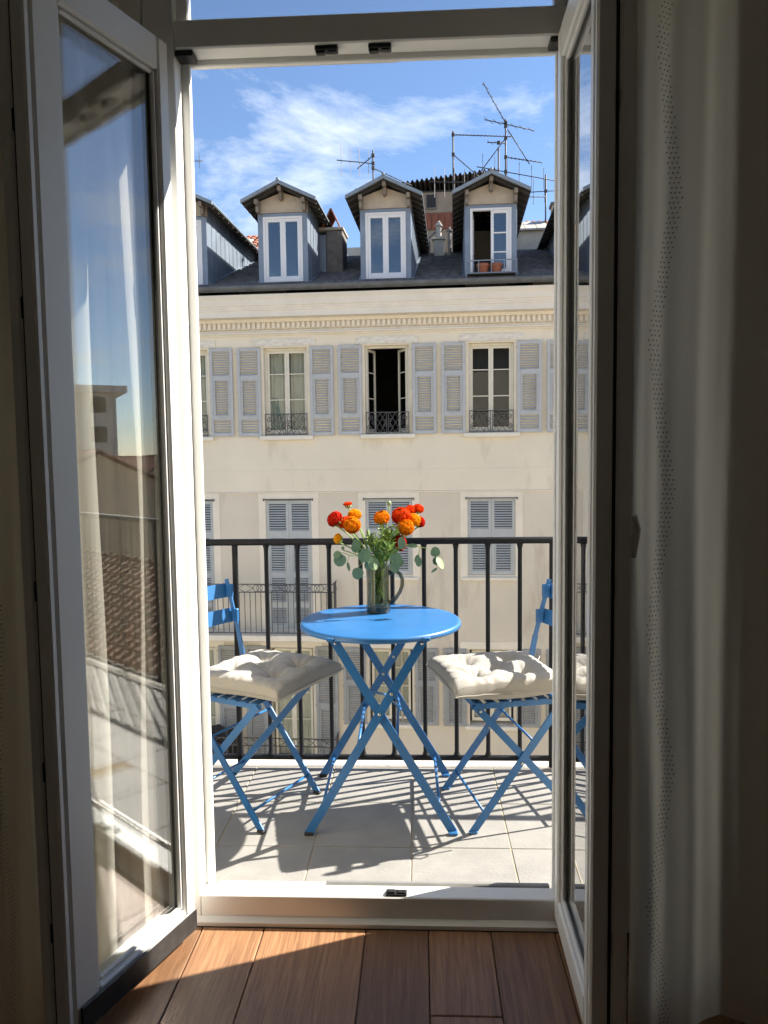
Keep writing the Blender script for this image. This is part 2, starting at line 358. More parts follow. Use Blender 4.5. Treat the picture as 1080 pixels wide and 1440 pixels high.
MB().cbox(-2.6, 3.4, 3.189, 3.262, -.05, .006, .006).build('edge_stone', M['stone'], bf)
RY = 3.18
rl = thing('balcony_railing', 'black painted iron balcony railing with slim upright bars behind the blue table', 'railing', (0, RY, 0))
def rounded_rail(x0, x1, w_, h_, z):
    mb = MB(); n = 10; V = []
    for x in (x0, x1):
        for k in range(n):
            a = 2*math.pi*(k+.5)/n; V.append((x, w_/2*max(-1, min(1, 1.25*math.cos(a))), z+h_/2*max(-1, min(1, 1.15*math.sin(a)))))
    return mb.add(V, [tuple(range(n)), tuple(range(n, 2*n))[::-1]]+[(k, n+k, n+(k+1) % n, (k+1) % n) for k in range(n)])
rounded_rail(-2.56, 3.36, .036, .027, .966).build('top_rail', M['black_iron'], rl, True)
MB().cbox(-2.56, 3.36, -.011, .011, .036, .056, .004).build('bottom_rail', M['black_iron'], rl)
bal = MB().tube([(0,0,.053),(0,0,.062),(0,0,.075),(0,0,.3),(0,0,.6),(0,0,.93),(0,0,.944),(0,0,.957)], [.018,.0125,.0092,.0088,.0094,.0092,.0115,.015], 8).mesh('baluster', M['black_iron'], True)
post = MB().cbox(-.011, .011, -.011, .011, .0062, .958, .004).mesh('post', M['black_iron'])
for k in range(-15, 31):
    x = -.6458+.1316*k
    if x < -2.57 or x > 3.37: continue
    link('post' if (k+1) % 10 == 0 else 'baluster', post if (k+1) % 10 == 0 else bal, rl, (x, 0, 0))
for x in (-2.55, 3.35):
    MB().cbox(x-.01, x+.01, 2.345-RY, -.02, .955, .979, .004).build('top_rail', M['black_iron'], rl)
    MB().cbox(x-.01, x+.01, 2.345-RY, -.012, .036, .056, .004).build('bottom_rail', M['black_iron'], rl)
    for q in range(5): link('baluster', bal, rl, (x, 2.44-RY+.13*q, 0))

# ------------------------------------------------------------------ door frame
FY0, FY1 = 2.085, 2.165
df = thing('door_frame', 'white door frame with a high transom and a raised sill around the balcony opening', 'door frame', (-.12, 2.12, 0))
def fr(name, mb, mt=None, sm=False): return mb.build(name, mt or M['white'], df, sm, (.12, -2.12, 0))
JL, JR = -.635, .388; LL, LR = -.612, .368
fr('jamb', MB().cbox(OX0+.002, JL, FY0, 2.147, .0, OZ-.002, .003)); fr('jamb_stop', MB().cbox(OX0+.002, LL, 2.1475, FY1, .05, OZ-.002, .003))
fr('jamb', MB().cbox(JR, OX1-.002, FY0, 2.147, .0, OZ-.002, .003)); fr('jamb_stop', MB().cbox(LR, OX1-.002, 2.1475, FY1, .05, OZ-.002, .003))
fr('head', MB().cbox(JL+.001, JR-.001, FY0, 2.147, 2.392, 2.466, .004)); fr('head_stop', MB().cbox(LL+.001, LR-.001, 2.1475, FY1, 2.377, 2.460, .003))
fr('head_groove', MB().box(LL+.002, -.05, 2.1655, 2.170, 2.379, 2.386), M['stone']); 
fr('transom_pane', MB().box(LL+.014, LR-.014, 2.120, 2.126, 2.4675, OZ-.06), M['leafglass'])
fr('transom_head', MB().cbox(JL+.001, JR-.001, FY0, 2.147, OZ-.06, OZ-.003, .003))
fr('transom_bead', MB().cbox(LL-.02, LL+.012, 2.10, 2.135, 2.467, OZ-.061, .003)); fr('transom_bead', MB().cbox(LR-.012, LR+.018, 2.10, 2.135, 2.467, OZ-.061, .003))
fr('sill', MB().cbox(JL+.001, JR-.001, FY0, 2.1465, .0, .082, .003)); fr('sill_step', MB().cbox(LL+.001, LR-.001, 2.147, 2.172, .03, .066, .003))
fr('sill_channel', MB().cbox(LL+.001, LR-.001, 2.1725, 2.188, .0, .045, .002), M['alu']); fr('weather_bar', MB().cbox(LL+.001, -.29, 2.1885, 2.204, .0, .058, .003)); fr('weather_bar', MB().cbox(-.288, LR-.001, 2.1885, 2.204, .0, .064, .003), M['alu'])
for x0, x1 in ((-.245, -.19), (.20, .245), (-.42, -.36), (-.10, -.07), (.325, .362)):
    fr('drain_slot', MB().box(x0, x1, 2.1462, 2.1474, .069, .077), M['gasket'])
def keeper(x, z, up):
    mb = MB(); zz_ = (z-.012, z) if up else (z, z+.006)
    mb.cbox(x-.03, x+.03, 2.090, 2.118, zz_[0], zz_[1], .002); mb.cbox(x-.027, x-.004, 2.094, 2.110, zz_[0]-.006 if up else zz_[0], zz_[1]+(0 if up else .005), .001); mb.cbox(x+.004, x+.026, 2.094, 2.110, zz_[0]-.004 if up else zz_[0], zz_[1]+(0 if up else .004), .001)
    fr('striker_plate', mb, M['lock'])
keeper(-.235, 2.3915, True); keeper(-.095, 2.3915, True); keeper(-.078, .0825, False)
for x in (JL+.022, JR-.022): fr('corner_hinge', MB().cbox(x-.021, x+.026 if x < 0 else x+.021, 2.088, 2.135, 2.376, 2.3915, .002), M['lock'])
for z in (.70, 1.23, 1.78, 2.28):
    mb = MB().tube([(-.700, 2.066, z-.04), (-.700, 2.066, z+.04)], .0105, 12); mb.cbox(-.715, -.690, 2.070, 2.0845, z-.035, z+.035, .002); fr('hinge', mb, M['white'], True)
    fr('hinge', MB().tube([(JR+.055, 2.079, z-.045), (JR+.055, 2.079, z+.045)], .006, 10), M['white'], True)

# ------------------------------------------------------------------ door leaves (opened into the room)
def make_leaf(name, label, loc, ang, t, handle, L, z0, z1, hs, fs):
    """local X runs from hinge to free edge, face seen from outside at y=0, body on the t side"""
    o = thing(name, label, 'door leaf', loc, ang)
    g = .024
    def yb(a, b): return (min(t*a, t*b), max(t*a, t*b))
    def bx(n, x0, x1, a, b, za, zb, mt=M['white'], c=.005): ya, y_ = yb(a, b); return MB().cbox(x0, x1, ya, y_, za, zb, c).build(n, mt, o)
    bx('stile', 0, hs, 0, .062, z0, z1); bx('stile', L-fs, L-.02, 0, .062, z0, z1); bx('stile_lip', L-.0195, L, .002, .040, z0, z1)
    bx('stile_lip', L-.0195, L-.003, .0485, .082, z0, z1); bx('rail', hs+.0005, L-fs-.0005, 0, .062, z0, z0+.074); bx('rail', hs+.0005, L-fs-.0005, 0, .062, z1-.082, z1)
    bx('stile_lip', L-fs-.02, L-.0205, .0625, .082, z0, z1); bx('stile_lip', 0, hs+.02, .0625, .082, z0, z1)
    zb0, zb1 = z0+.074, z1-.082
    for a, b, c0, c1 in ((hs+.001, hs+.012, zb0+.001, zb1-.001), (L-fs-.012, L-fs-.001, zb0+.001, zb1-.001)): bx('glazing_bead', a, b, .010, g-.001, c0, c1, c=.004)
    for a, b in ((zb0+.001, zb0+.012), (zb1-.012, zb1-.001)): bx('glazing_bead', hs+.0125, L-fs-.0125, .010, g-.001, a, b, c=.004)
    for a, b in ((hs+.0005, hs+.004), (L-fs-.004, L-fs-.0005)): bx('gasket', a, b, g-.0005, g+.012, zb0, zb1, M['gasket'], .0005)
    bx('pane', hs+.0045, L-fs-.0045, g, g+.006, zb0+.001, zb1-.001, M['leafglass'], .0002)
    bx('pane', hs+.0045, L-fs-.0045, g+.022, g+.028, zb0+.001, zb1-.001, M['leafglass'], .0002)
    bx('lock_strip', L-.0195, L-.008, .0405, .048, z0+.02, z1-.02, M['lock'], .001)
    for z in (.25, .62, 1.02, 1.62, 2.0): bx('lock_roller', L-.014, L-.002, .0412, .0472, z, z+.045, M['lock'], .002)
    if handle:
        ya = t*.0825; mb = MB(); mb.cbox(L-.075, L-.045, min(ya, ya+t*.006), max(ya, ya+t*.006), 1.12, 1.21, .004); mb.tube([(L-.06, ya+t*.01, 1.17), (L-.06, ya+t*.014, 1.17)], .010, 10)
        mb.tube([(L-.06, ya+t*.014, 1.19), (L-.06, ya+t*.023, 1.16), (L-.06, ya+t*.014, 1.10)], [.009, .009, .008], 10); mb.build('handle', M['white'], o, True)
    if not handle: bx('dark_strip', .004, L-.03, -.009, -.0005, z0+.002, z0+.066, M['lock'], .006)  # dark strip added across the outer face of the lower rail
    bx('lower_seal', .005, L-.022, .0625, .0665, z0+.004, z0+.028, M['gasket'], .001)
    return o
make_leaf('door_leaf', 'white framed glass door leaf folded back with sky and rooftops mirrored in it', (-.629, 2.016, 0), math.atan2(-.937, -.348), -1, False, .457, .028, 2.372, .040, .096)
make_leaf('door_leaf', 'white framed glass door leaf standing square to the wall beside the stitched curtain', (.362, 2.082, 0), math.atan2(-1, -.016), 1, True, .474, .036, 2.392, .05, .056)

# ------------------------------------------------------------------ curtains
def curtain(name, label, path, z1, seed, amp, mt, emb=None, FR=(21, 39, 57, 84, 130)):
    """path(s)->(x,y,nx,ny) centre line, folds along the normal"""
    rr = random.Random(seed); ph = [rr.random()*6.28 for _ in range(8)]; fr_ = FR; am = [1, .75, .4, .18, .06]
    def P(s_, t_):
        x, y, nx, ny = path(s_); zz_ = .012+t_*(z1-.012)
        soft = .75+.25*(1-t_)
        o_ = sum(a*math.sin(f*s_+p+.5*math.sin(1.3*zz_+p)+.25*math.sin(3.7*zz_+2*p)+.9*math.sin(f*s_*.37+p)) for i, (f, a, p) in enumerate(zip(fr_, am, ph)))*amp*soft
        l_ = .006*math.sin(3*zz_+9*s_)
        return (x+nx*o_+l_*ny, y+ny*o_-l_*nx, zz_)
    mb = MB(); mb.grid(P, 420, 70); o = mb.build(name, mt, None, True)
    tag(o, label, 'curtain')
    if emb:
        s0, sa = emb; e = MB()
        nz = 270
        for i in range(nz):
            zz_ = .03+i*(2.75/nz); tri = (zz_ % .62)/.62; off = (4*abs(tri-.5)-1)
            for q in range(3):
                s_ = s0+sa*off+(q-1)*.0095+rr.uniform(-.0012, .0012)+.0045*(i % 2)
                t_ = (zz_-.012)/(z1-.012); a = Vector(P(s_, t_)); b = Vector(P(s_+.0034, t_+.0004)); c = Vector(P(s_+.0034, t_+.0014)); d = Vector(P(s_, t_+.0010))
                n_ = (b-a).cross(d-a).normalized()
                if n_.y > 0: n_ = -n_
                e.add([p+n_*.0012 for p in (a, b, c, d)], [(0,1,2,3)])
        tag(e.build('embroidery', M['stitch'], o), kind='stuff')
    return o
curtain('curtain', 'linen curtain with a wavy stitched line hanging beside the square-standing glass door leaf',
        lambda s_: (.458+.95*s_, 1.69+.12*s_, 0, 1), 3.05, 5, .019, M['linen'], (.062, .022))
def pathl(s_):
    # stack behind the folded-back leaf, wrapping round its free edge
    a = s_; x = -.752-.20*a; y = 2.035-.54*a
    return (x, y, .88, -.47)
curtain('curtain', 'dark gathered linen curtain bunched behind the folded-back mirrored door leaf', pathl, 3.05, 11, .011, M['linen'], (.80, .02), (19, 33, 50, 71, 110))
# ------------------------------------------------------------------ facing building (local u along, v into the building, z above street)
FCY, FA = 16.5, -.0449
fb = thing('facing_building', 'cream apartment house across the street with grey louvred shutters and slate roof with dormers', 'building', (0, FCY, GZ), FA)
def fz(z): return z-GZ
def fbuild(name, mb, mt, parent=fb, sm=False):
    # mesh given in (u, v, world z); parents are the building or a part sitting at its origin
    return mb.build(name, mt, parent, sm, (0, 0, -GZ) if parent is fb else None)
U0, U1 = -13.2, 7.6; DEP = 9.0
cols = {k: -.68+2.185*k for k in range(-5, 4)}
rows = [  # z0, z1 of the openings per storey, half width
    (1.735, 3.605, .475), (-1.285, .345, .50), (-4.58, -2.915, .47), (-7.6, -5.9, .47), (-11.0, -8.6, .5)]
def zr(k, i):
    z0, z1, hw = rows[i]
    if k in (-1, -2) and i == 1: z0 = -2.50
    if k in (-1, -2) and i == 2: z0 = -5.52
    return z0, z1, hw
# wall strips with real openings
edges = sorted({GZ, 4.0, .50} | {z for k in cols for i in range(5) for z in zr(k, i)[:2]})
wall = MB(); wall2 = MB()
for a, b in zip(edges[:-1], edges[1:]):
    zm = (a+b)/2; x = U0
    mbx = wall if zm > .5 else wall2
    for k, c in sorted(cols.items()):
        for i in range(5):
            z0, z1, hw = zr(k, i)
            if z0 < zm < z1:
                mbx.box(x, c-hw, 0, .32, a, b); x = c+hw
    mbx.box(x, U1, 0, .32, a, b)
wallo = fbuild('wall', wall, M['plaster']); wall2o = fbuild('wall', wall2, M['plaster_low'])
sh = MB(); sh.box(U0, U0+.3, .321, DEP, GZ, 4.6); sh.box(U1-.3, U1, .321, DEP, GZ, 4.6); sh.box(U0, U1, DEP, DEP+.3, GZ, 8.0)
for z in (-8.3, -5.62, -2.62, .45, 4.1): sh.box(U0+.301, U1-.301, 1.4 if z < 4 else .33, DEP-.001, z, z+.2)
fbuild('side_walls', sh, M['plaster'])
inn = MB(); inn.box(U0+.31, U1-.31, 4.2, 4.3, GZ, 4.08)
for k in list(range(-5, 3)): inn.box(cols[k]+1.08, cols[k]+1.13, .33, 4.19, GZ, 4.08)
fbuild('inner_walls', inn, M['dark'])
# string courses and bands
fbuild('string_course', MB().cbox(U0, U1, -.035, -.001, .49, .525, .01), M['trim'])
fbuild('band', MB().cbox(U0, U1, -.012, -.001, .526, 1.0, .004), M['plaster'])
# cornice profile, (v,z)
def extrude_u(prof, u0, u1):
    n = len(prof); mb = MB()
    return mb.add([(u0, v, z) for v, z in prof]+[(u1, v, z) for v, z in prof], [tuple(range(n)), tuple(range(n, 2*n))[::-1]]+[(i, n+i, n+(i+1) % n, (i+1) % n) for i in range(n)])
corn = [(.32,3.995),(-.05,3.995),(-.05,4.13),(-.10,4.135),(-.11,4.20),(-.36,4.205),(-.36,4.33),(-.375,4.335),(-.375,4.375),(-.39,4.38),(-.39,4.42),(-.41,4.425),(-.43,4.56),(-.46,4.60),(-.46,4.65),(-.40,4.66),(.32,4.66)]
fbuild('cornice', extrude_u(corn, U0-.2, U1+.2), M['trim'])
fbuild('ledge', extrude_u([(0,3.86),(-.03,3.86),(-.05,3.89),(-.09,3.90),(-.09,3.925),(-.06,3.94),(-.03,3.985),(0,3.985)], U0, U1), M['trim'])
den = MB().cbox(-.033, .033, -.115, -.0505, 3.999, 4.128, .008).mesh('dentil', M['trim']); rest = MB()
u = U0+.06
while u < U1:
    if -6.2 < u < 4.6: link('dentil', den, fb, (u, 0, -GZ))
    else: rest.cbox(u-.033, u+.033, -.115, -.0505, 3.999, 4.128, .008)
    u += .107
tag(fbuild('dentil_rows', rest, M['trim']), kind='stuff')
# gutter
def gutt(u0, u1):
    n = 9; prof = [(-.50+.085*math.cos(math.pi+math.pi*i/n)*1.0, 4.80+.10*math.sin(math.pi+math.pi*i/n)) for i in range(n+1)]
    mb = MB(); V = [(u0, v, z) for v, z in prof]+[(u1, v, z) for v, z in prof]+[(u0, v*.985-.007, z+.012) for v, z in prof]+[(u1, v*.985-.007, z+.012) for v, z in prof]; m_ = n+1
    return mb.add(V, [(i, m_+i, m_+i+1, i+1) for i in range(n)]+[(2*m_+i, 2*m_+i+1, 3*m_+i+1, 3*m_+i) for i in range(n)]+[(0, 2*m_, 3*m_, m_), (n, m_+n, 3*m_+n, 2*m_+n)])
g_ = gutt(U0-.2, U1+.2); u = U0
while u < U1: g_.box(u, u+.03, -.592, -.40, 4.795, 4.812); u += .62
fbuild('gutter', g_, M['gutter'])
# slate roof in stepped courses
RS = .365; rz = lambda v: 4.93+RS*v
ro = MB(); slo = 4.6; nc = 15
for i in range(nc):
    v0 = -.40+i*(slo+.40)/nc; v1 = v0+(slo+.40)/nc+.03
    ro.add([(U0-.2,v0,rz(v0)+.06),(U1+.2,v0,rz(v0)+.06),(U1+.2,v1,rz(v1)+.002),(U0-.2,v1,rz(v1)+.002),(U0-.2,v0,rz(v0)-.002),(U1+.2,v0,rz(v0)-.002)], [(0,1,2,3),(4,5,1,0)])
roof = tag(fbuild('slate_roof', ro, M['slate']), kind='stuff')
ub = MB(); ub.add([(U0-.2,-.40,rz(-.4)-.01),(U1+.2,-.40,rz(-.4)-.01),(U1+.2,slo,rz(slo)-.01),(U0-.2,slo,rz(slo)-.01)], [(0,1,2,3)]); ub.box(U0, U1, slo, DEP, rz(slo)-.3, rz(slo)-.02)
ub.add([(U0-.19,.4,4.5),(U0-.19,slo,4.5),(U0-.19,slo,rz(slo)-.02),(U0-.19,.4,rz(.4)-.02)], [(0,1,2,3)]); ub.add([(U1+.19,.4,4.5),(U1+.19,slo,4.5),(U1+.19,slo,rz(slo)-.02),(U1+.19,.4,rz(.4)-.02)], [(0,1,2,3)])
fbuild('roof_deck', ub, M['slate'])

# ---- shutters
def shutter_frame(w_, h, secs, t_=.032):
    """secs: (z0,z1,inset) louvred fields; frame with x 0..w, y 0..t (y=0 outside)"""
    mb = MB(); sw = .062
    mb.cbox(0, sw, 0, t_, 0, h, .003); mb.cbox(w_-sw, w_, 0, t_, 0, h, .003)
    zs = [0]+[q for s_ in secs for q in s_[:2]]+[h]
    for a, b in zip(zs[0::2], zs[1::2]): mb.cbox(sw+.0005, w_-sw-.0005, .001, t_-.001, a, b, .003)
    for a, b, ins in secs:
        if ins:
            mb.cbox(sw+.001, sw+ins, .006, t_-.005, a+.0005, b-.0005, .003); mb.cbox(w_-sw-ins, w_-sw-.001, .006, t_-.005, a+.0005, b-.0005, .003)
            mb.cbox(sw+ins-.012, sw+ins+.006, -.006, .0055, a-.02, b+.02, .003); mb.cbox(w_-sw-ins-.006, w_-sw-ins+.012, -.006, .0055, a-.02, b+.02, .003)
            mb.cbox(sw+ins+.0065, w_-sw-ins-.0065, -.006, .0005, b+.002, b+.02, .003); mb.cbox(sw+ins+.0065, w_-sw-ins-.0065, -.006, .0005, a-.02, a-.002, .003)
    # hinge straps and stay
    for z in (.12, h*.5, h-.14): mb.cbox(-.02, .03, -.008, -.0005, z, z+.035, .002)
    mb.cbox(w_*.5-.03, w_*.5+.03, -.014, -.0005, .40*h/1.88, .40*h/1.88+.014, .002)
    return mb
SLP = .052
def slat_mb(l, k=1.0): return MB().add([(p[0], p[1], p[2]*k) for p in [(-l/2,.001,-.002),(l/2,.001,-.002),(l/2,.006,-.006),(-l/2,.006,-.006),(-l/2,.026,.022),(l/2,.026,.022),(l/2,.031,.018),(-l/2,.031,.018)]],
                               [(0,3,2,1),(4,5,6,7),(0,1,5,4),(1,2,6,5),(2,3,7,6),(3,0,4,7)])
def slat_spots(w_, secs):
    for a, b, ins in secs:
        n = round((b-a)/SLP); p = (b-a)/n
        for i in range(n): yield (w_/2, a+.010+i*p, w_-.124-2*ins)
_slc = {}
def slat_mesh(l, mt):
    key = (round(l, 3), mt.name)
    if key not in _slc: _slc[key] = slat_mb(l, 1.22 if 'pale' in mt.name else 1.0).mesh('slat', mt)
    return _slc[key]
def place_shutter(fm, w_, secs, mt, uu, z, vv, rot=0, single=True, lab=None):
    o = link('shutter', fm, fb, (uu, vv, fz(z)), (0, 0, rot))
    if lab: o['label'] = lab
    if single:
        for x, zz_, l in slat_spots(w_, secs): link('slat', slat_mesh(l, mt), o, (x, 0, zz_), (0, 0, 0))
    else:
        mb = MB()
        for x, zz_, l in slat_spots(w_, secs): q = slat_mb(l, 1.22 if 'pale' in mt.name else 1.0); mb.add([(v[0]+x, v[1], v[2]+zz_) for v in q.v], q.f)
        tag(mb.build('slats', mt, o), kind='stuff')
    return o
H1 = 1.89; SE1 = [(.075, .36, 0), (.46, 1.19, .045), (1.31, 1.82, 0)]; W1 = .505
fm1 = shutter_frame(W1, H1, SE1).mesh('shutter', M['shutter'])
H2 = 1.64; SE2 = [(.08, .78, .03), (.98, 1.56, 0)]; W2 = .497
fm2 = shutter_frame(W2, H2, SE2).mesh('shutter', M['shutter_pale'])
H2d = 2.83; SE2d = [(.10, .46, .03), (.60, 1.12, .03), (1.26, 2.0, .03), (2.16, 2.75, 0)]
fm2d = shutter_frame(W2, H2d, SE2d).mesh('shutter', M['shutter_pale'])
H3 = 1.70; SE3 = [(.08, .86, .045), (1.0, 1.62, 0)]; W3 = .49
fm3 = shutter_frame(W3, H3, SE3).mesh('shutter', M['shutter_dark'])
H3d = 2.66; SE3d = [(.10, .40, 0), (.50, 1.25, .045), (1.4, 2.58, 0)]
fm3d = shutter_frame(W3, H3d, SE3d).mesh('shutter', M['shutter_dark'])

# ---- window pieces
def casement(w_, h, bars, name, parent, loc, rot=0, mt=M['winwood'], pane=M['pane'], st_=.05):
    mb = MB(); mb.cbox(0, st_, 0, .04, 0, h, .004); mb.cbox(w_-st_, w_, 0, .04, 0, h, .004); mb.cbox(st_+.0005, w_-st_-.0005, .001, .039, 0, .075, .004); mb.cbox(st_+.0005, w_-st_-.0005, .001, .039, h-.055, h, .004)
    for b in bars: mb.cbox(st_+.0005, w_-st_-.0005, .004, .036, b*h-.011, b*h+.011, .003)
    o = mb.build(name, mt, parent); o.location = loc; o.rotation_euler = (0, 0, rot)
    zs = [.075]+[b*h for b in bars]+[h-.055]
    for i in range(len(zs)-1):
        a = zs[i]+(.012 if i else .001); b = zs[i+1]-(.012 if i < len(zs)-2 else .001)
        link('pane', MB().box(st_+.001, w_-st_-.001, .018, .022, a, b).mesh('pane', pane), o)
    return o
def spiral(cx, cz, r0, turns, a0, sgn, v, n=22):
    return [(cx+r0*(1-.82*i/n)*math.cos(a0+sgn*turns*6.283*i/n), v, cz+r0*(1-.82*i/n)*math.sin(a0+sgn*turns*6.283*i/n)) for i in range(n+1)]
def guard(hw, z0, z1, v=-.03):
    mb = MB(); rr = .0085
    for z in (z0+.02, z1): mb.cbox(-hw, hw, v-.012, v+.012, z-.009, z+.009, .002)
    for x in (-hw+.01, -.02, .02, hw-.01): mb.bar((x, v, z0+.02), (x, v, z1), .014, .014, (1, 0, 0))
    zm = (z0+z1)/2+.01; hh = (z1-z0)/2-.02
    for s_ in (-1, 1):
        for q in (1, -1): mb.tube(spiral(s_*(hw-.085), zm+q*hh*.5, .062, 1.5, (math.pi/2 if s_ > 0 else math.pi/2)*1, s_*q, v), rr, 5)
        for a, b in (((.04, -hh), (hw-.16, hh)), ((.04, hh), (hw-.16, -hh)), ((.04, -hh*.1), (hw*.35, hh)), ((.04, hh*.1), (hw*.35, -hh)), ((hw*.3, hh), (hw-.12, 0)), ((hw*.3, -hh), (hw-.12, 0))):
            mb.bar((s_*a[0], v, zm+a[1]), (s_*b[0], v, zm+b[1]), .012, .010, (0, 1, 0))
    for q in (1, -1):
        for s_ in (1, -1): mb.tube(spiral(s_*.05, zm+q*.05, .045, 1.2, 0, s_*q, v, 14), .007, 5)
    return mb
gm = guard(.46, 0, .46).mesh('window_guard', M['iron'])
sillm = MB().cbox(-.585, .585, -.10, -.001, -.095, -.002, .012).mesh('sill', M['trim'])
lintm = MB(); lintm.cbox(-.665, .665, -.03, -.001, .03, .19, .006); lintm = lintm.mesh('lintel', M['lintel'])
def jambs(hw, z0, z1, v=.12):
    mb = MB(); mb.cbox(-hw+.001, -hw+.045, v, v+.09, z0, z1, .004); mb.cbox(hw-.045, hw-.001, v, v+.09, z0, z1, .004); mb.cbox(-hw+.046, hw-.046, v, v+.09, z1-.05, z1-.001, .004); mb.cbox(-hw+.046, hw-.046, v, v+.09, z0+.001, z0+.045, .004)
    return mb
fr1 = jambs(.475, 0, 1.87).mesh('window_frame', M['winwood'])
for k, c in sorted(cols.items()):
    near = -2 <= k <= 1
    # --- first storey below the cornice: open shutters
    z0, z1, hw = rows[0]
    link('sill', sillm, fb, (c, 0, fz(z0))); link('lintel', lintm, fb, (c, 0, fz(z1))); link('window_frame', fr1, fb, (c, 0, fz(z0)))
    gobj = link('window_guard', gm, fb, (c, 0, fz(z0)))
    if k == 0:
        casement(.43, 1.77, (.41, .72), 'casement', fb, (c-.43, .15, fz(z0+.05)), R(72)); casement(.43, 1.77, (.41, .72), 'casement', fb, (c+.43, .15, fz(z0+.05)), R(180-62))
    else:
        casement(.43, 1.77, (.41, .72), 'casement', fb, (c-.431, .145, fz(z0+.05))); casement(.43, 1.77, (.41, .72), 'casement', fb, (c+.001, .145, fz(z0+.05)))
        if k != 1:
            cu = MB(); cu.grid(lambda a, b: (c-.44+.40*a, .26+.016*math.sin(a*31+k), z0+.1+1.75*b), 44, 1); cu.grid(lambda a, b: (c+.06+.38*a, .27+.016*math.sin(a*29+k), z0+.1+1.75*b), 44, 1)
            fbuild('net_curtain', cu, M['netcurtain'], sm=True)
            cu = MB(); cu.grid(lambda a, b: (c-.40+.30*a*(1-.5*b), .245+.02*math.sin(a*20+k), z0+.1+.72*b), 24, 3); fbuild('drape', cu, M['greencurtain'], sm=True)
    lb = {(-2, 1): 'grey shutter with rust-brown bare wood where the paint has peeled'}.get((k, 1))
    for sd in (-1, 1):
        vis = (k, sd) in {(-2, 1), (-1, -1), (-1, 1), (0, -1), (0, 1), (1, -1), (1, 1)}
        sw = R(rnd.uniform(.2, 5)); uu = c+.535 if sd > 0 else c-.535-W1*math.cos(sw)
        place_shutter(fm1, W1, SE1, M['shutter'], uu, z0-.01+rnd.uniform(-.006, .006), -.05-(0 if sd > 0 else W1*math.sin(sw)), -sd*sw, vis, lb if sd > 0 else None)
    # --- second storey: closed shutters with raised surround
    z0, z1, hw = zr(k, 1); door = k in (-1, -2); h = H2d if door else H2
    su = MB(); su.cbox(c-.66, c-.505, -.018, -.001, z0-.10 if not door else z0, .489, .004); su.cbox(c+.505, c+.66, -.018, -.001, z0-.10 if not door else z0, .489, .004); su.cbox(c-.5045, c+.5045, -.018, -.001, z1+.02, .489, .004)
    if not door: su.cbox(c-.5045, c+.5045, -.018, -.001, z0-.10, z0-.045, .004)
    fbuild('window_surround', su, M['trim'])
    if not door: fbuild('sill', MB().cbox(c-.63, c+.63, -.075, -.019, z0-.12, z0-.05, .01), M['trim'])
    for sd in (0, 1):
        place_shutter(fm2d if door else fm2, W2, SE2d if door else SE2, M['shutter_pale'], c-.499+sd*.501, z0+.004, .012, 0, k == 1)
    hd = MB(); hd.cbox(c-.53, c+.53, -.045, -.019, z1+.005, z1+.022, .003); hd.cbox(c-.545, c-.525, -.06, -.019, z1-.02, z1+.03, .003); hd.cbox(c+.525, c+.545, -.06, -.019, z1-.02, z1+.03, .003)
    fbuild('shutter_rail', hd, M['iron'])
    # --- third storey: open shutters
    z0, z1, hw = zr(k, 2); h = z1-z0; door = k in (-1, -2)
    fbuild('lintel', MB().cbox(c-.68, c+.68, -.022, -.001, z1+.015, z1+.18, .006), M['trim'])
    if not door: fbuild('sill', MB().cbox(c-.585, c+.585, -.09, -.001, z0-.09, z0-.002, .012), M['trim'])
    q = jambs(hw, z0, z1); fbuild('window_frame', q, M['winwood'])
    for sd in (0, 1): casement(.425, h-.1, (.22, .48, .74) if not door else (.36, .6, .82), 'casement', fb, (c-.426+sd*.427, .145, fz(z0+.05)))
    cu = MB(); cu.grid(lambda a, b: (c-.43+.84*a, .27+.012*math.sin(a*60+k), z0+.1+(h-.15)*b), 50, 1); fbuild('net_curtain', cu, M['netcurtain'], sm=True)
    for sd in (-1, 1):
        sw = R(rnd.uniform(.2, 6)); uu = c+.54 if sd > 0 else c-.54-W3*math.cos(sw)
        place_shutter(fm3d if door else fm3, W3, SE3d if door else SE3, M['shutter_dark'], uu, z0-.01, -.05-(0 if sd > 0 else W3*math.sin(sw)), -sd*sw, False)
    # --- the storeys below
    for i in (3, 4):
        z0, z1, hw = zr(k, i); fbuild('window_frame', jambs(hw, z0, z1), M['winwood'])
        for sd in (0, 1): casement(hw-.046, z1-z0-.1, (.5,), 'casement', fb, (c-hw+.046+sd*(hw-.045), .145, fz(z0+.05)))
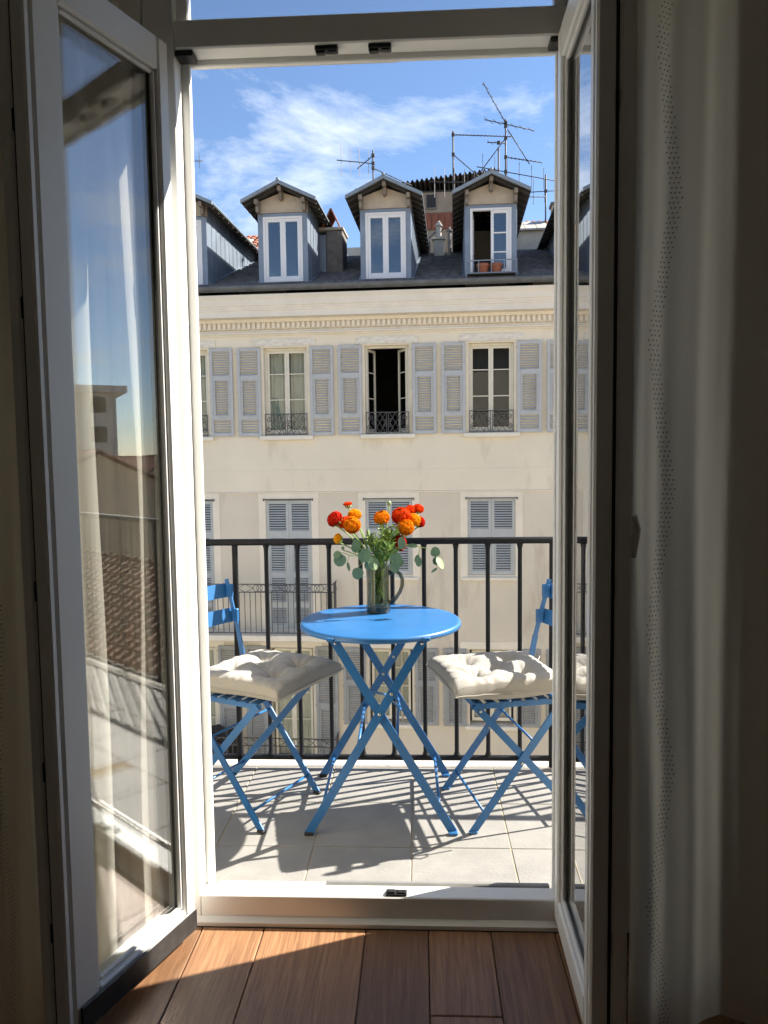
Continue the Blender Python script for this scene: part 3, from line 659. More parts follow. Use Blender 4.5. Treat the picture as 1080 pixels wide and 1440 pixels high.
# ---- balconies of the facing building
def small_balcony(u0, u1, zs, zt, dep, lab):
    e = bpy.data.objects.new('balcony', MB().cbox(u0, u1, -dep, -.001, zs-.13, zs, .015).mesh('balcony', M['trim'])); col.objects.link(e); e.parent = fb; e.location = (0, 0, -GZ); e['label'] = lab
    mb = MB(); v = -dep+.05
    for z in (zs+.05, zt-.17, zt): mb.cbox(u0+.03, u1-.03, v-.012, v+.012, z-.010, z+.010, .003); mb.cbox(u1-.055, u1-.03, v+.013, -.02, z-.010, z+.010, .003); mb.cbox(u0+.03, u0+.055, v+.013, -.02, z-.010, z+.010, .003)
    mb.build('handrail', M['iron'], e)
    um = u0+.09; n_ = 0; bm = MB().bar((0, v, zs+.05), (0, v, zt-.17), .014, .014, (1, 0, 0)).mesh('bar', M['iron'])
    while um < u1-.05: link('bar', bm, e, (um, 0, 0)); um += .118; n_ += 1
    od = MB(); um = u0+.30; zc = zt-.085
    while um < u1-.1:
        for q in (-.075, 0, .075):
            od.tube([(um+q+.062*math.cos(a*.5236), v, zc+.072*math.sin(a*.5236)) for a in range(13)], .007, 5, False)
        for s_ in (-1, 1): od.bar((um+s_*.14, v, zc), (um+s_*.29, v, zt-.01), .010, .010, (0, 1, 0)); od.bar((um+s_*.14, v, zc), (um+s_*.29, v, zt-.16), .010, .010, (0, 1, 0))
        um += .62
    od.build('ornament', M['iron'], e)
    sb = MB(); y = v+.12
    while y < -.03: sb.bar((u1-.042, y, zs+.05), (u1-.042, y, zt), .014, .014, (1, 0, 0)); sb.bar((u0+.042, y, zs+.05), (u0+.042, y, zt), .014, .014, (1, 0, 0)); y += .1
    sb.build('end_bars', M['iron'], e)
    return e
small_balcony(-6.2, -1.80, -2.52, -1.42, .55, 'balcony slab with grey wrought iron railing in front of tall closed shutters')
small_balcony(-6.2, -1.80, -5.54, -4.78, .55, 'lower balcony slab with grey wrought iron railing and hanging dark laundry')
lau = MB(); lau.grid(lambda a, b: (-4.62+.34*a, -.42+.02*math.sin(a*12)+.015*math.sin(b*7), -5.30+.78*b-.10*abs(a-.5)), 14, 8); lau.grid(lambda a, b: (-4.24+.26*a, -.40+.02*math.sin(a*10), -5.30+.70*b-.12*abs(a-.5)), 12, 8)
lau.sm = True
# laundry hangs on the balcony: things of their own, in world coordinates
def f2w(u, v, z): return (u*math.cos(FA)-v*math.sin(FA), FCY+u*math.sin(FA)+v*math.cos(FA), z)
tag(MB().add([f2w(*p) for p in lau.v], lau.f).build('laundry', M['clothes'], None, True), 'black garments hanging behind the lower wrought iron balcony railing', 'laundry')
for i, (u, m_, c) in enumerate(((-3.45, 'pink', 'pink'), (-3.05, 'yellowtoy', 'yellow'))):
    t_ = MB().lathe([(.02, 0), (.07, .01), (.085, .08), (.09, .14), (.083, .14), (.07, .03), (.01, .02)], 14); p = f2w(u, -.40, -5.535)
    tag(t_.build('flower_pot', M[m_], None, True, p), 'small %s pot standing on the lower balcony across the street' % c, 'pot')

# ---- dormers
DW, DZ0, DZ1, EV, RG = .535, 4.955, 6.43, 6.62, 6.90
def dormer(k):
    c = cols[k]; back = lambda z: (z-4.93)/RS
    fr_ = MB()   # front cladding around the window
    zs = rz(.05)-.02; ww = .425; wz0, wz1 = 4.99, 6.35
    fr_.cbox(c-DW, c-ww, .03, .12, zs, 6.42, .006); fr_.cbox(c+ww, c+DW, .03, .12, zs, 6.42, .006); fr_.cbox(c-ww+.0005, c+ww-.0005, .035, .12, zs, wz0-.001, .004); fr_.cbox(c-ww+.0005, c+ww-.0005, .035, .12, wz1+.001, 6.42, .004)
    d = fbuild('dormer', fr_, M['zinc'])
    # gable
    g = MB(); P = [(c-DW, 6.425), (c+DW, 6.425), (c+DW, EV+.03), (c, RG-.06), (c-DW, EV+.03)]
    g.prism(None, [(p, .02, z) for p, z in P], [(p, .12, z) for p, z in P]); g.cbox(c-DW-.01, c+DW+.01, .005, .019, 6.425, 6.455, .004); g.cbox(c-.006, c+.006, .012, .0195, 6.456, EV+.1, .002)
    g.build('gable', M['dorm_wall'], d)
    # cheeks: standing seam sheets following the roof slope
    ck = MB()
    for s_ in (-1, 1):
        x0, x1 = (c+s_*(DW-.03), c+s_*DW); x0, x1 = min(x0, x1), max(x0, x1)
        a = [(x0, .1205, zs), (x0, back(EV), rz(back(EV))-.02), (x0, back(EV), EV), (x0, .1205, EV)]; b = [(x1, p[1], p[2]) for p in a]
        ck.prism(None, a, b)
        vv = .35
        while vv < back(EV)-.2:
            xx = c+s_*(DW+.008); ck.box(min(xx, xx-s_*.0079), max(xx, xx-s_*.0079), vv, vv+.012, rz(vv)+.03, EV-.02); vv += .33
        ck.bar((c+s_*(DW+.03), .1, rz(.1)+.035), (c+s_*(DW+.03), back(EV)-.1, rz(back(EV)-.1)+.035), .05, .05)
    ck.build('cheeks', M['zinc'], d)
    # roof: two slabs with dark underside boards and zinc edge
    ov, fo = .79, -.38; ez = 6.53
    sl_ = (RG-ez)/ov; bk = 5.7
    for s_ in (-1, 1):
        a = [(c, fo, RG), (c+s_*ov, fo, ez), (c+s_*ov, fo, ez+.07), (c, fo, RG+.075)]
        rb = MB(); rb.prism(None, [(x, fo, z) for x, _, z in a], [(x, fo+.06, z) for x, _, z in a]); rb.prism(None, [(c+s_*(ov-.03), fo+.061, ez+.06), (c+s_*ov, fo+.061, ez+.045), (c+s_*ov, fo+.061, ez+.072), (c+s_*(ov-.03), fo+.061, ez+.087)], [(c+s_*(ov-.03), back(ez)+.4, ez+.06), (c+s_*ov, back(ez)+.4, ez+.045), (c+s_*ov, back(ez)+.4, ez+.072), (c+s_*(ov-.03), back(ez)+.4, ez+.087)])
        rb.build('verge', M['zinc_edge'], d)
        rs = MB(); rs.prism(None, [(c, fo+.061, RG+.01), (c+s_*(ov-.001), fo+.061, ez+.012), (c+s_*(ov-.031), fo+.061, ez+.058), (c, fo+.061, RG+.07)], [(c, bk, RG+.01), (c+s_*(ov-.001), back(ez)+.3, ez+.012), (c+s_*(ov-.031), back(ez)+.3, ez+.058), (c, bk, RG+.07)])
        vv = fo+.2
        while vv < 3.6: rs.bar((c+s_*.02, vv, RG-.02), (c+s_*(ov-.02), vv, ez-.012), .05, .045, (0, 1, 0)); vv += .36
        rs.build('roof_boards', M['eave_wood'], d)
    MB().tube([(c, fo-.01, RG+.08), (c, bk, RG+.08)], .035, 8).build('ridge_roll', M['zinc_edge'], d, True)
    for x, zt in ((c, RG-.01), (c-DW+.04, EV+.02), (c+DW-.04, EV+.02)):
        bb = MB(); bb.cbox(x-.04, x+.04, fo+.10, .019, zt-.10, zt, .01); bb.cbox(x-.035, x+.035, -.17, .0185, zt-.24, zt-.101, .012); bb.build('bracket', M['bracket'], d)
    # window
    wf = MB(); wf.cbox(c-ww+.001, c-ww+.05, .02, .10, wz0, wz1, .005); wf.cbox(c+ww-.05, c+ww-.001, .02, .10, wz0, wz1, .005); wf.cbox(c-ww+.0505, c+ww-.0505, .02, .10, wz1-.05, wz1, .005); wf.cbox(c-ww+.0505, c+ww-.0505, .02, .10, wz0, wz0+.05, .005)
    wf.build('window_frame', M['dwhite'], d)
    w_ = ww-.0515
    # casement objects are sub-parts: frame with panes drawn in the same opening
    def leafd(x0, bars, rot=0):
        h = wz1-wz0-.102; mb = MB(); st_ = .06
        mb.cbox(0, st_, 0, .05, 0, h, .005); mb.cbox(w_-st_, w_, 0, .05, 0, h, .005); mb.cbox(st_+.0005, w_-st_-.0005, .001, .049, 0, .07, .005); mb.cbox(st_+.0005, w_-st_-.0005, .001, .049, h-.06, h, .005)
        for b in bars: mb.cbox(st_+.0005, w_-st_-.0005, .005, .045, b*h-.014, b*h+.014, .003)
        o = mb.build('casement', M['dwhite'], d); o.location = (x0, .035 if not rot else .06, wz0+.051); o.rotation_euler = (0, 0, rot)
        p = MB().box(st_+.001, w_-st_-.001, .022, .026, .071, h-.061).build('pane', M['skypane'], d); p.location = o.location; p.rotation_euler = o.rotation_euler
    if k == 1:
        leafd(c-w_, (.34, .68), R(84)); leafd(c+.0005, (.33, .64))
    else:
        leafd(c-w_-.0005, ()); leafd(c+.0005, ())
    # dim room behind
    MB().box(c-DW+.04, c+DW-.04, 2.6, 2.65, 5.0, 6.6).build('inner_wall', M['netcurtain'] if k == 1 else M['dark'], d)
    return d
for k in range(-5, 4): dormer(k)
# planter rail on the open dormer window
d3 = cols[1]
pr = MB()
for z in (5.24, 4.99): pr.cbox(d3-.52, d3+.52, -.20, -.185, z-.012, z+.012, .003)
for x in (d3-.515, d3-.26, d3, d3+.26, d3+.515): pr.cbox(x-.009, x+.009, -.199, -.186, 4.90 if abs(x-d3) > .5 else 4.99, 5.235, .002)
for x in (d3-.515, d3+.515):
    for z in (5.24, 4.99): pr.cbox(x-.008, x+.008, -.184, .03, z-.009, z+.009, .002)
fbuild('planter_rail', pr, M['zinc_edge'])
fbuild('planter_tray', MB().cbox(d3-.49, d3+.49, -.18, .02, 4.955, 4.985, .005), M['eave_wood'])
for i, x in enumerate((-.17, .10)):
    t_ = MB().lathe([(.02, 0), (.10, .005), (.125, .15), (.135, .16), (.135, .20), (.12, .20), (.10, .05), (.01, .04)], 14)
    tag(t_.build('flower_pot', M['terracotta'], None, True, f2w(d3+x, -.09, 4.987)), ('terracotta pot on the dormer window tray, next to the shut casement' if i else 'terracotta pot on the dormer window tray, next to the open casement'), 'pot')
# ------------------------------------------------------------------ things on and behind the roof
def roofthing(name, label, cat, u, v, z, group=None):
    return thing(name, label, cat, f2w(u, v, z), FA, group)
# chimney stack with tiled cap between the first two dormers
ch = roofthing('chimney', 'sooty grey chimney stack with a little tent of red tiles on top', 'chimney', -2.05, 1.75, rz(1.4)-.05)
zb = rz(1.4)-.05
mb = MB(); mb.cbox(-.12, .26, -.30, .45, 0, 1.13-.1, .015); mb.build('stack', M['chimney'], ch)
MB().cbox(-.30, -.121, -.28, .40, 0, 1.05-.1, .01).build('flashing', M['zinc'], ch)
MB().cbox(-.31, .29, -.34, .49, 1.035, 1.10, .012).build('cap_slab', M['dorm_wall'], ch)
for s_ in (-1, 1):
    MB().bar((s_*.20, .07, 1.10), (s_*.005, .07, 1.52), .03, .78, (s_, 0, .4)).build('cap_tile', M['terracotta'], ch)
# small flue group between the second and third dormers
fg = roofthing('roof_flue', 'grey metal flue box with small rusty cowls behind the middle dormers', 'flue', .36, 3.9, rz(3.9)-.02)
mb = MB(); mb.cbox(-.13, .13, -.12, .12, 0, .42, .02); mb.cbox(-.17, .17, -.16, .16, .42, .46, .01); mb.lathe([(.07, .0), (.07, .3), (.11, .32), (.02, .46)], 12, 0, 0, .46); mb.build('box', M['dorm_wall'], fg)
mb = MB(); mb.lathe([(.05, 0), (.05, .62), (.09, .64), (.01, .76)], 10, .27, 0); mb.tube([(-.25, 0, 0), (-.25, 0, .5), (-.12, 0, .62), (.1, 0, .68)], .03, 8); mb.build('pipe', M['bracket'], fg)
# brown rooftop house with corrugated roof
bh = roofthing('rooftop_house', 'brown plastered rooftop storey with a sagging dark corrugated roof', 'building', .2, 8.6, 4.0)
bw = MB(); bw.box(-2.35, 1.68, 0, 3.5, 0, 5.50); bw.build('wall', M['brown_wall'], bh)
MB().box(-.30, -.02, -.015, .03, 5.02, 5.42).build('window', M['dark'], bh)
wfm = MB(); wfm.cbox(-.34, -.301, -.03, .02, 4.98, 5.46, .005); wfm.cbox(-.0195, .02, -.03, .02, 4.98, 5.46, .005); wfm.cbox(-.3005, -.02, -.03, .02, 5.421, 5.46, .005); wfm.cbox(-.3005, -.02, -.05, .02, 4.98, 5.019, .005); wfm.build('window_frame', M['bracket'], bh)
for i in range(6): MB().cbox(-.35+i*.21, -.35+i*.21+.195, -.05, -.02, 4.35, 4.86, .01).build('rust_panel', M['rust'], bh)
cr_ = MB(); slope = lambda a: 5.48+.46*a
cr_.grid(lambda a, b: (-2.55+4.45*a, -.30+4.1*b, slope(a)+.045*math.sin(a*30*6.283)+.10+.25*b), 30*8, 3); cr_.grid(lambda a, b: (-2.55+4.45*a, -.30+4.1*b, slope(a)+.045*math.sin(a*30*6.283)+.085+.25*b), 30*8, 1)
cr_.grid(lambda a, b: (-2.55+4.45*a, -.30, slope(a)+.045*math.sin(a*30*6.283)+.085+.015*b), 30*8, 1)
cr_.build('corrugated_roof', M['corrugated'], bh, True)
MB().box(-2.35, 1.68, -.02, 3.5, 5.501, 5.545).build('eave_beam', M['eave_wood'], bh)
# tiled roofs further back
def tile_roof(name, label, u, v, z, L, D, rise, mt, cols_, rows_, wallh=3.0, rz_=0, wm=None):
    o = thing(name, label, 'building', f2w(u, v, z-wallh), FA+rz_)
    MB().prism(None, [(-L/2+.1, .1, 0), (L/2-.1, .1, 0), (L/2-.1, .1, wallh-.06), (-L/2+.1, .1, wallh-.06)], [(-L/2+.1, D, 0), (L/2-.1, D, 0), (L/2-.1, D, wallh+rise-.08), (-L/2+.1, D, wallh+rise-.08)]).build('wall', wm or M['dorm_wall'], o)
    mb = MB(); cw = L/cols_
    for c in range(cols_):
        for r_ in range(rows_):
            a, b = r_/rows_, (r_+1)/rows_+.02; x = -L/2+cw*(c+.5); dz = rnd.uniform(-.006, .006)
            V = []
            for q, lift, wd in ((a, .035, .52), (b, .0, .46)):
                for j in range(5):
                    an = math.pi*j/4; V.append((x-math.cos(an)*cw*wd, D*q, wallh+rise*q+lift+dz+math.sin(an)*cw*.36))
            mb.add(V, [(j, j+1, 6+j, 5+j) for j in range(4)]+[(0, 1, 2, 3, 4)])
    tag(mb.build('roof_tiles', mt, o, False), kind='stuff')
    MB().add([(-L/2, 0, wallh-.01), (L/2, 0, wallh-.01), (L/2, D, wallh+rise-.01), (-L/2, D, wallh+rise-.01)], [(0,1,2,3)]).build('roof_deck', M['browntile'], o)
    return o
tile_roof('tiled_house', 'red tiled roof peeping out beside the cut-off end dormer', -5.3, 6.6, 7.25, 3.6, 1.7, 1.0, M['terracotta'], 20, 9)
tile_roof('tiled_house', 'red tiled roof behind the pale skylight beside the open dormer', 4.9, 6.4, 7.30, 4.0, 1.7, 1.0, M['terracotta'], 22, 8)
def skyl(name, label, u, v, z, w_, d_, rise, h):
    o = roofthing(name, label, 'skylight', u, v, z)
    MB().prism(None, [(-w_/2, 0, 0), (w_/2, 0, 0), (w_/2, 0, h), (-w_/2, 0, h)], [(-w_/2, d_, 0), (w_/2, d_, 0), (w_/2, d_, h+rise), (-w_/2, d_, h+rise)]).build('housing', M['dorm_wall'], o)
    for i in range(3):
        a = -w_/2-.04+i*(w_+.08)/3
        MB().prism(None, [(a+.008, -.12, h-.02), (a+(w_+.08)/3-.008, -.12, h-.02), (a+(w_+.08)/3-.008, -.12, h+.03), (a+.008, -.12, h+.03)], [(a+.008, d_+.1, h+rise+.02), (a+(w_+.08)/3-.008, d_+.1, h+rise+.02), (a+(w_+.08)/3-.008, d_+.1, h+rise+.07), (a+.008, d_+.1, h+rise+.07)]).build('sheet', M['hatch'], o)
    for x in (-w_/2-.02, w_/2+.02): MB().bar((x, -.10, 0), (x, -.10, h), .07, .06, (1, 0, 0)).build('post', M['trim'], o)
    return o
skyl('skylight', 'pale sheet-covered roof hatch right of the open dormer', 2.82, 5.2, rz(4.6)-.05, .85, .8, .42, .72)
skyl('skylight', 'pale sheet-covered roof hatch in front of the red tiles by the end dormer', -5.75, 6.2, 6.3, .8, .8, .35, 1.15)
c2 = roofthing('chimney', 'low square chimney behind the pale roof hatch', 'chimney', 3.62, 6.2, 6.55)
MB().cbox(-.14, .14, -.2, .2, 0, 1.62, .01).build('stack', M['dorm_wall'], c2); MB().cbox(-.18, .18, -.24, .24, 1.621, 1.70, .01).build('cap_slab', M['chimney'], c2)

# ---- television antennas
def antenna(label, u, v, zbase, masth, booms, mt=M['antenna']):
    """booms: (height, x0, x1, slope, depth direction, elements, element half length, vertical?)"""
    o = roofthing('tv_antenna', label, 'antenna', u, v, zbase)
    MB().tube([(0, 0, 0), (0, 0, masth)], .022, 8).build('mast', mt, o, True)
    for (h, x0, x1, sl_, dy, n, el, vert) in booms:
        f = lambda x: (x, dy*x, h+sl_*x)
        b = MB().tube([f(x0), f(x1)], .013, 6).build('boom', mt, o, True)
        e = MB()
        for i in range(n):
            x = x0+(x1-x0)*(i+.5)/n; p = Vector(f(x)); l = el*(1-.35*i/n)
            d_ = Vector((0, 0, 1)) if vert else Vector((.45, 1, .1)).normalized()
            e.tube([p-d_*l, p+d_*l], .0075, 4)
        e.build('elements', M['antenna_pale'] if vert == 2 else mt, o)
        MB().cbox(f(0)[0]-.04, f(0)[0]+.04, -.05, .03, h-.04, h+.04, .005).build('clamp', mt, b)
    return o
# zbase sits on the roof below; positions follow the photograph
antenna('short tv antenna with pale crossed rods above the middle dormer', -1.35, 4.3, rz(4.3)-.02, 9.25-rz(4.3), [(2.42, -.95, .0, -.10, .1, 4, .42, 2), (2.30, .0, 1.0, -.45, .1, 8, .22, 0), (2.62, -.42, 0, .75, 0, 2, .05, 0)])
antenna('tall tv antenna with a long level comb of short rods', .74, 4.4, rz(4.4)-.02, 9.68-rz(4.4), [(3.05, .0, 1.55, -.06, .05, 17, .10, 0), (1.85, -.62, 1.2, -.06, .0, 7, .40, 2), (2.55, .0, .9, -.85, .1, 3, .14, 0)])
antenna('many-armed tv antenna cluster with a steep arm pointing at the sky', 2.10, 4.5, rz(4.5)-.02, 9.95-rz(4.5), [(3.28, -.58, 0.0, -1.75, .1, 5, .22, 0), (3.25, -.55, .75, -.22, .1, 6, .30, 0), (2.05, -.75, 1.45, -.22, 0, 7, .36, 1), (2.42, .05, .95, -.15, .1, 9, .16, 0), (1.42, -.5, 1.05, -.03, .05, 12, .08, 0), (3.2, .05, .62, -1.55, .1, 4, .14, 0), (2.9, -.85, .0, 1.25, 0, 1, .04, 0)])
a4 = antenna('thin tv antenna standing next to the cluster mast', 1.93, 4.75, rz(4.6)-.02, 9.35-rz(4.6), [(2.85, -.30, .2, -.05, .1, 3, .2, 0)])
antenna('lone tv antenna on the roof left of the end dormer', -6.62, 5.0, rz(4.6)-.05, 9.45-rz(4.6), [(2.9, -.6, .45, 0, .1, 6, .28, 1)])
antenna('lone tv antenna with two thin rods beyond the pale roof hatch', 3.30, 6.0, 6.55, 2.45, [(2.0, -.5, .45, .05, .1, 3, .35, 1)])

# ------------------------------------------------------------------ houses further along (mirrored in the glass)
def gable_house(name, label, x0, x1, y0, y1, ze, zr_, wm, rm, nx=4, wins=(1,), zbase=GZ):
    o = thing(name, label, 'building', ((x0+x1)/2, (y0+y1)/2, zbase)); cx, cy = (x0+x1)/2, (y0+y1)/2; a, b = (x1-x0)/2, (y1-y0)/2; h, hr = ze-zbase, zr_-zbase
    P = [(-b, 0), (b, 0), (b, h), (0, hr-.05), (-b, h)]
    MB().prism(None, [(-a, p, z) for p, z in P], [(a, p, z) for p, z in P]).build('wall', wm, o)
    for s_ in (-1, 1):
        n = 16; rr = MB()
        for i in range(n):
            q0, q1 = i/n, (i+1)/n+.02; f = lambda q, l: (s_*(b+.35)*(1-q), h-.15*1+(hr-h+.15)*q+l)
            (ya, za), (yb_, zb_) = f(q0, .10), f(q1, .05); nc = int((2*a+.6)/.3)
            for c in range(nc):
                x = -a-.3+c*.3
                V = [(x, ya, za), (x+.09, ya, za+.07), (x+.2, ya, za+.07), (x+.29, ya, za), (x, yb_, zb_), (x+.09, yb_, zb_+.07), (x+.2, yb_, zb_+.07), (x+.29, yb_, zb_)]
                rr.add(V, [(0,1,5,4), (1,2,6,5), (2,3,7,6), (0,3,2,1)])
        tag(rr.build('roof_tiles', rm, o), kind='stuff')
        MB().add([(-a-.3, s_*(b+.35), h-.16), (a+.3, s_*(b+.35), h-.16), (a+.3, 0, hr), (-a-.3, 0, hr)], [(0,1,2,3)]).build('roof_deck', rm, o)
    for i in range(nx):
        for w_ in wins:
            for sd in (-1, 1):
                xx = -a+(i+.5)*2*a/nx; zz_ = h-1.2-2.9*(w_-1)
                MB().cbox(xx-.5, xx+.5, sd*b-.03 if sd > 0 else -b-.03, sd*b+.03 if sd > 0 else -b+.03, zz_-1.5, zz_, .01).build('window', M['pane'] if i % 2 else M['dark'], o)
                for q in (-1, 1): MB().cbox(xx+q*.77-.24, xx+q*.77+.24, sd*b-.05, sd*b+.05, zz_-1.5, zz_, .01).build('shutter', M['shutter_pale'], o)
    return o
gable_house('low_house', 'low house with a broad brown tiled roof below the balcony further along', 8.5, 26, 6.5, 13.5, -3.6, -1.2, M['beige'], M['browntile'], 7)
gable_house('gable_house', 'beige gabled house with red tiles beyond the low brown roof', 30, 37, 12, 22, -.8, 1.5, M['beige'], M['terracotta'], 3, (1, 2))
gable_house('gable_house', 'pale house with a long brown roof far down the street', 29, 50, 4.8, 10.5, -3.0, -.4, M['farwhite'], M['browntile'], 7, (1, 2))
gable_house('gable_house', 'pale gabled house with terracotta roof far behind the beige gable', 44, 58, 24, 34, -1.5, 1.2, M['farwhite'], M['terracotta'], 5, (1, 2))
gable_house('gable_house', 'far terracotta-roofed house on the sunny end of the street', 55, 75, 6, 18, -1.6, .8, M['beige'], M['terracotta'], 6, (1, 2))
fa = thing('apartment_block', 'long flat-roofed apartment block on the skyline down the street', 'building', (95, 42, GZ), R(20))
MB().box(-22, 22, -6, 6, 0, 20).build('wall', M['farwhite'], fa); MB().box(-23, 23, -7, 7, 20.01, 20.7).build('roof_slab', M['stone'], fa)
for f_ in range(6):
    for i in range(14): MB().box(-21+i*3.05, -21+i*3.05+1.6, -6.06, -6.001, 3+3*f_, 4.6+3*f_).build('window', M['dark'], fa)
    for i in range(4): MB().box(-22.06, -22.001, -5.2+i*2.9, -3.7+i*2.9, 3+3*f_, 4.6+3*f_).build('window', M['dark'], fa)
    MB().box(-21.8, 21.8, -7.0, -6.07, 2.6+3*f_, 2.75+3*f_).build('balcony', M['stone'], fa)
hl = MB(); hl.grid(lambda a, b: (900*math.cos(R(-30+110*a)), 900*math.sin(R(-30+110*a)), GZ+b*(22+14*math.sin(a*9)+8*math.sin(a*23+1))), 90, 1)
hl.grid(lambda a, b: ((900+250*b)*math.cos(R(-30+110*a)), (900+250*b)*math.sin(R(-30+110*a)), GZ+(22+14*math.sin(a*9)+8*math.sin(a*23+1))*(1-b)), 90, 1)
tag(hl.build('hills', mat('wooded hills', (.10, .12, .08), .95, .3, .02), None, True), kind='structure')
# ------------------------------------------------------------------ bistro table
TX, TY, TZ = -.153, 2.850, .71
tb = thing('bistro_table', 'round sky-blue metal folding table with crossed legs in front of the railing', 'table', (TX, TY, 0), .02)
n = 96; prof = [(.0, -.001), (.20, -.0005), (.286, 0), (.2935, -.001), (.298, -.0045), (.300, -.0105), (.2995, -.020), (.297, -.021), (.2965, -.012), (.290, -.008), (0, -.008)]
MB().lathe(prof, n, 0, 0, TZ).build('table_top', M['blue'], tb, True)
def rivet(p, d, parent, r_=.0065):
    p, d = Vector(p), Vector(d); MB().tube([p, p+d*.004], [r_, r_*.75], 10).build('rivet', M['steel'], parent, True)
FWX, TWX, PY = .252, .157, .245
def xleg(x0, z0, x1, z1, y, par=tb, w_=.030, t_=.006): return MB().bar((x0, y, z0), (x1, y, z1), w_, t_, (1, 0, .3)).build('leg', M['blue'], par)
for y, off in ((-PY, 0), (PY, 0)):
    a = xleg(-FWX, .008, TWX, TZ-.014, y-.004); b = xleg(FWX, .008, -TWX, TZ-.014, y+.0045)
    zc = .008+(TZ-.022)*FWX/(FWX+TWX)
    rivet((0, y-.007, zc), (0, -1, 0), a); rivet((TWX-.008, y-.007, TZ-.03), (0, -1, 0), a); rivet((-TWX+.008, y+.001, TZ-.03), (0, -1, 0), b, .006)
    f = .72; rivet((-FWX+(FWX+TWX)*f, y-.007, .008+(TZ-.022)*f), (0, -1, 0), a)
    for s_ in (-1, 1):
        MB().cbox(s_*FWX-.016, s_*FWX+.016, y-.012, y+.012, .0005, .012, .003).build('foot', M['rubber'] if s_ < 0 else M['blue'], a if s_ < 0 else b)
MB().cbox(-TWX-.02, -TWX+.004, -PY-.02, PY+.02, TZ-.020, TZ-.0082, .002).build('top_bracket', M['blue'], tb); MB().cbox(TWX-.004, TWX+.02, -PY-.02, PY+.02, TZ-.020, TZ-.0082, .002).build('top_bracket', M['blue'], tb)
def onleg(s_, z): q = (z-.008)/(TZ-.022); return s_*(FWX-(FWX+TWX)*q)
for s_, z in ((-1, .085), (1, .085), (-1, .30), (1, .33)):
    x = onleg(s_, z); MB().tube([(x, -PY, z), (x, PY, z)], .0055, 8).build('stretcher', M['blue'], tb, True)
st_ = MB(); st_.tube([(onleg(1, .50), -PY+.05, .50), (.02, .0, .42), (.07, .10, .33), (onleg(1, .34), PY, .34)], .0045, 6); st_.build('locking_rod', M['blue'], tb, True)

# ------------------------------------------------------------------ bistro chairs
def make_chair(label, loc, ang, W, flip):
    """local x = backwards (front foot at 0), y across, z up"""
    o = thing('bistro_chair', label, 'chair', loc, ang); hw = W/2; t_ = .006
    for s_ in (-1, 1):
        y = s_*hw
        P = [(0, y, .006), (.335, y, .455), (.352, y, .50), (.372, y, .60), (.43, y, .822)]
        mb = MB()
        for a, b, w_ in ((P[0], P[1], .026), (P[1], P[2], .026), (P[2], P[3], .022), (P[3], P[4], .017)): mb.bar(a, b, w_, t_, (1, 0, -.3))
        lg = mb.build('leg', M['blue'], o)
        yi = y-s_*.008
        sg = MB().bar((.012, yi, .452), (.412, yi, .006), .026, t_, (1, 0, .3)).build('leg', M['blue'], o)
        for p in ((.178, y-.0035 if s_ < 0 else y+.0005, .238), ): rivet((p[0], y-.003, p[2]), (0, -1, 0), lg, .006)
        rivet((.03, yi-.003, .432), (0, -1, 0), sg, .006)
        for x, yy in ((0, y), (.412, yi)): MB().cbox(x-.014, x+.016, yy-.009, yy+.009, .0005, .011, .003).build('foot', M['rubber'] if flip else M['blue'], lg if x == 0 else sg)
        MB().bar((.0, yi-s_*.006, .447), (.36, yi-s_*.006, .447), .018, .005, (0, 0, 1)).build('seat_rail', M['blue'], o)
    for i in range(8):
        x = .008+i*.0475; MB().cbox(x, x+.032, -hw+.004, hw-.004, .4565, .4615, .0015).build('seat_slat', M['blue'], o)
    for z, x in ((.675, .396), (.775, .422)):
        nb = MB()   # curved back slat
        def f(a, b, side):
            yy = -hw-.012+(2*hw+.024)*a; bow = .022*(1-(2*a-1)**2); return (x+.010+bow+.012*(b-.5)+side, yy, z-.028+.056*b)
        nb.grid(lambda a, b: f(a, b, 0), 14, 1); k0 = len(nb.v); nb.grid(lambda a, b: f(a, b, .003), 14, 1)
        nb.f += [(i, i+1, k0+i+1, k0+i) for i in range(14)]+[(15+i, k0+15+i, k0+15+i+1, 15+i+1) for i in range(14)]+[(0, k0, k0+15, 15), (14, 29, k0+29, k0+14)]
        sl_ = nb.build('back_slat', M['blue'], o)
        for s_ in (-1, 1):
            MB().cbox(x-.020, x+.0095, s_*hw-.006 if s_ > 0 else -hw-.012, s_*hw+.012 if s_ > 0 else -hw+.006, z-.027, z+.027, .003).build('slat_end', M['blue'], sl_)
    MB().tube([(.045, -hw, .066), (.045, hw, .066)], .005, 8).build('stretcher', M['blue'], o, True)
    MB().tube([(.355, -hw+.008, .070), (.355, hw-.008, .070)], .005, 8).build('stretcher', M['blue'], o, True)
    MB().tube([(.23, -hw, .305), (.23, hw, .305)], .0045, 8).build('stretcher', M['blue'], o, True)
    return o
LA, RA = math.atan2(.439, -.898), .227
make_chair('sky-blue slatted folding chair in the sun right of the round table', (.132, 2.798, 0), RA, .366, False)
make_chair('sky-blue slatted folding chair next to the folded-back mirrored door leaf', (-.492, 2.768, 0), LA, .355, True)

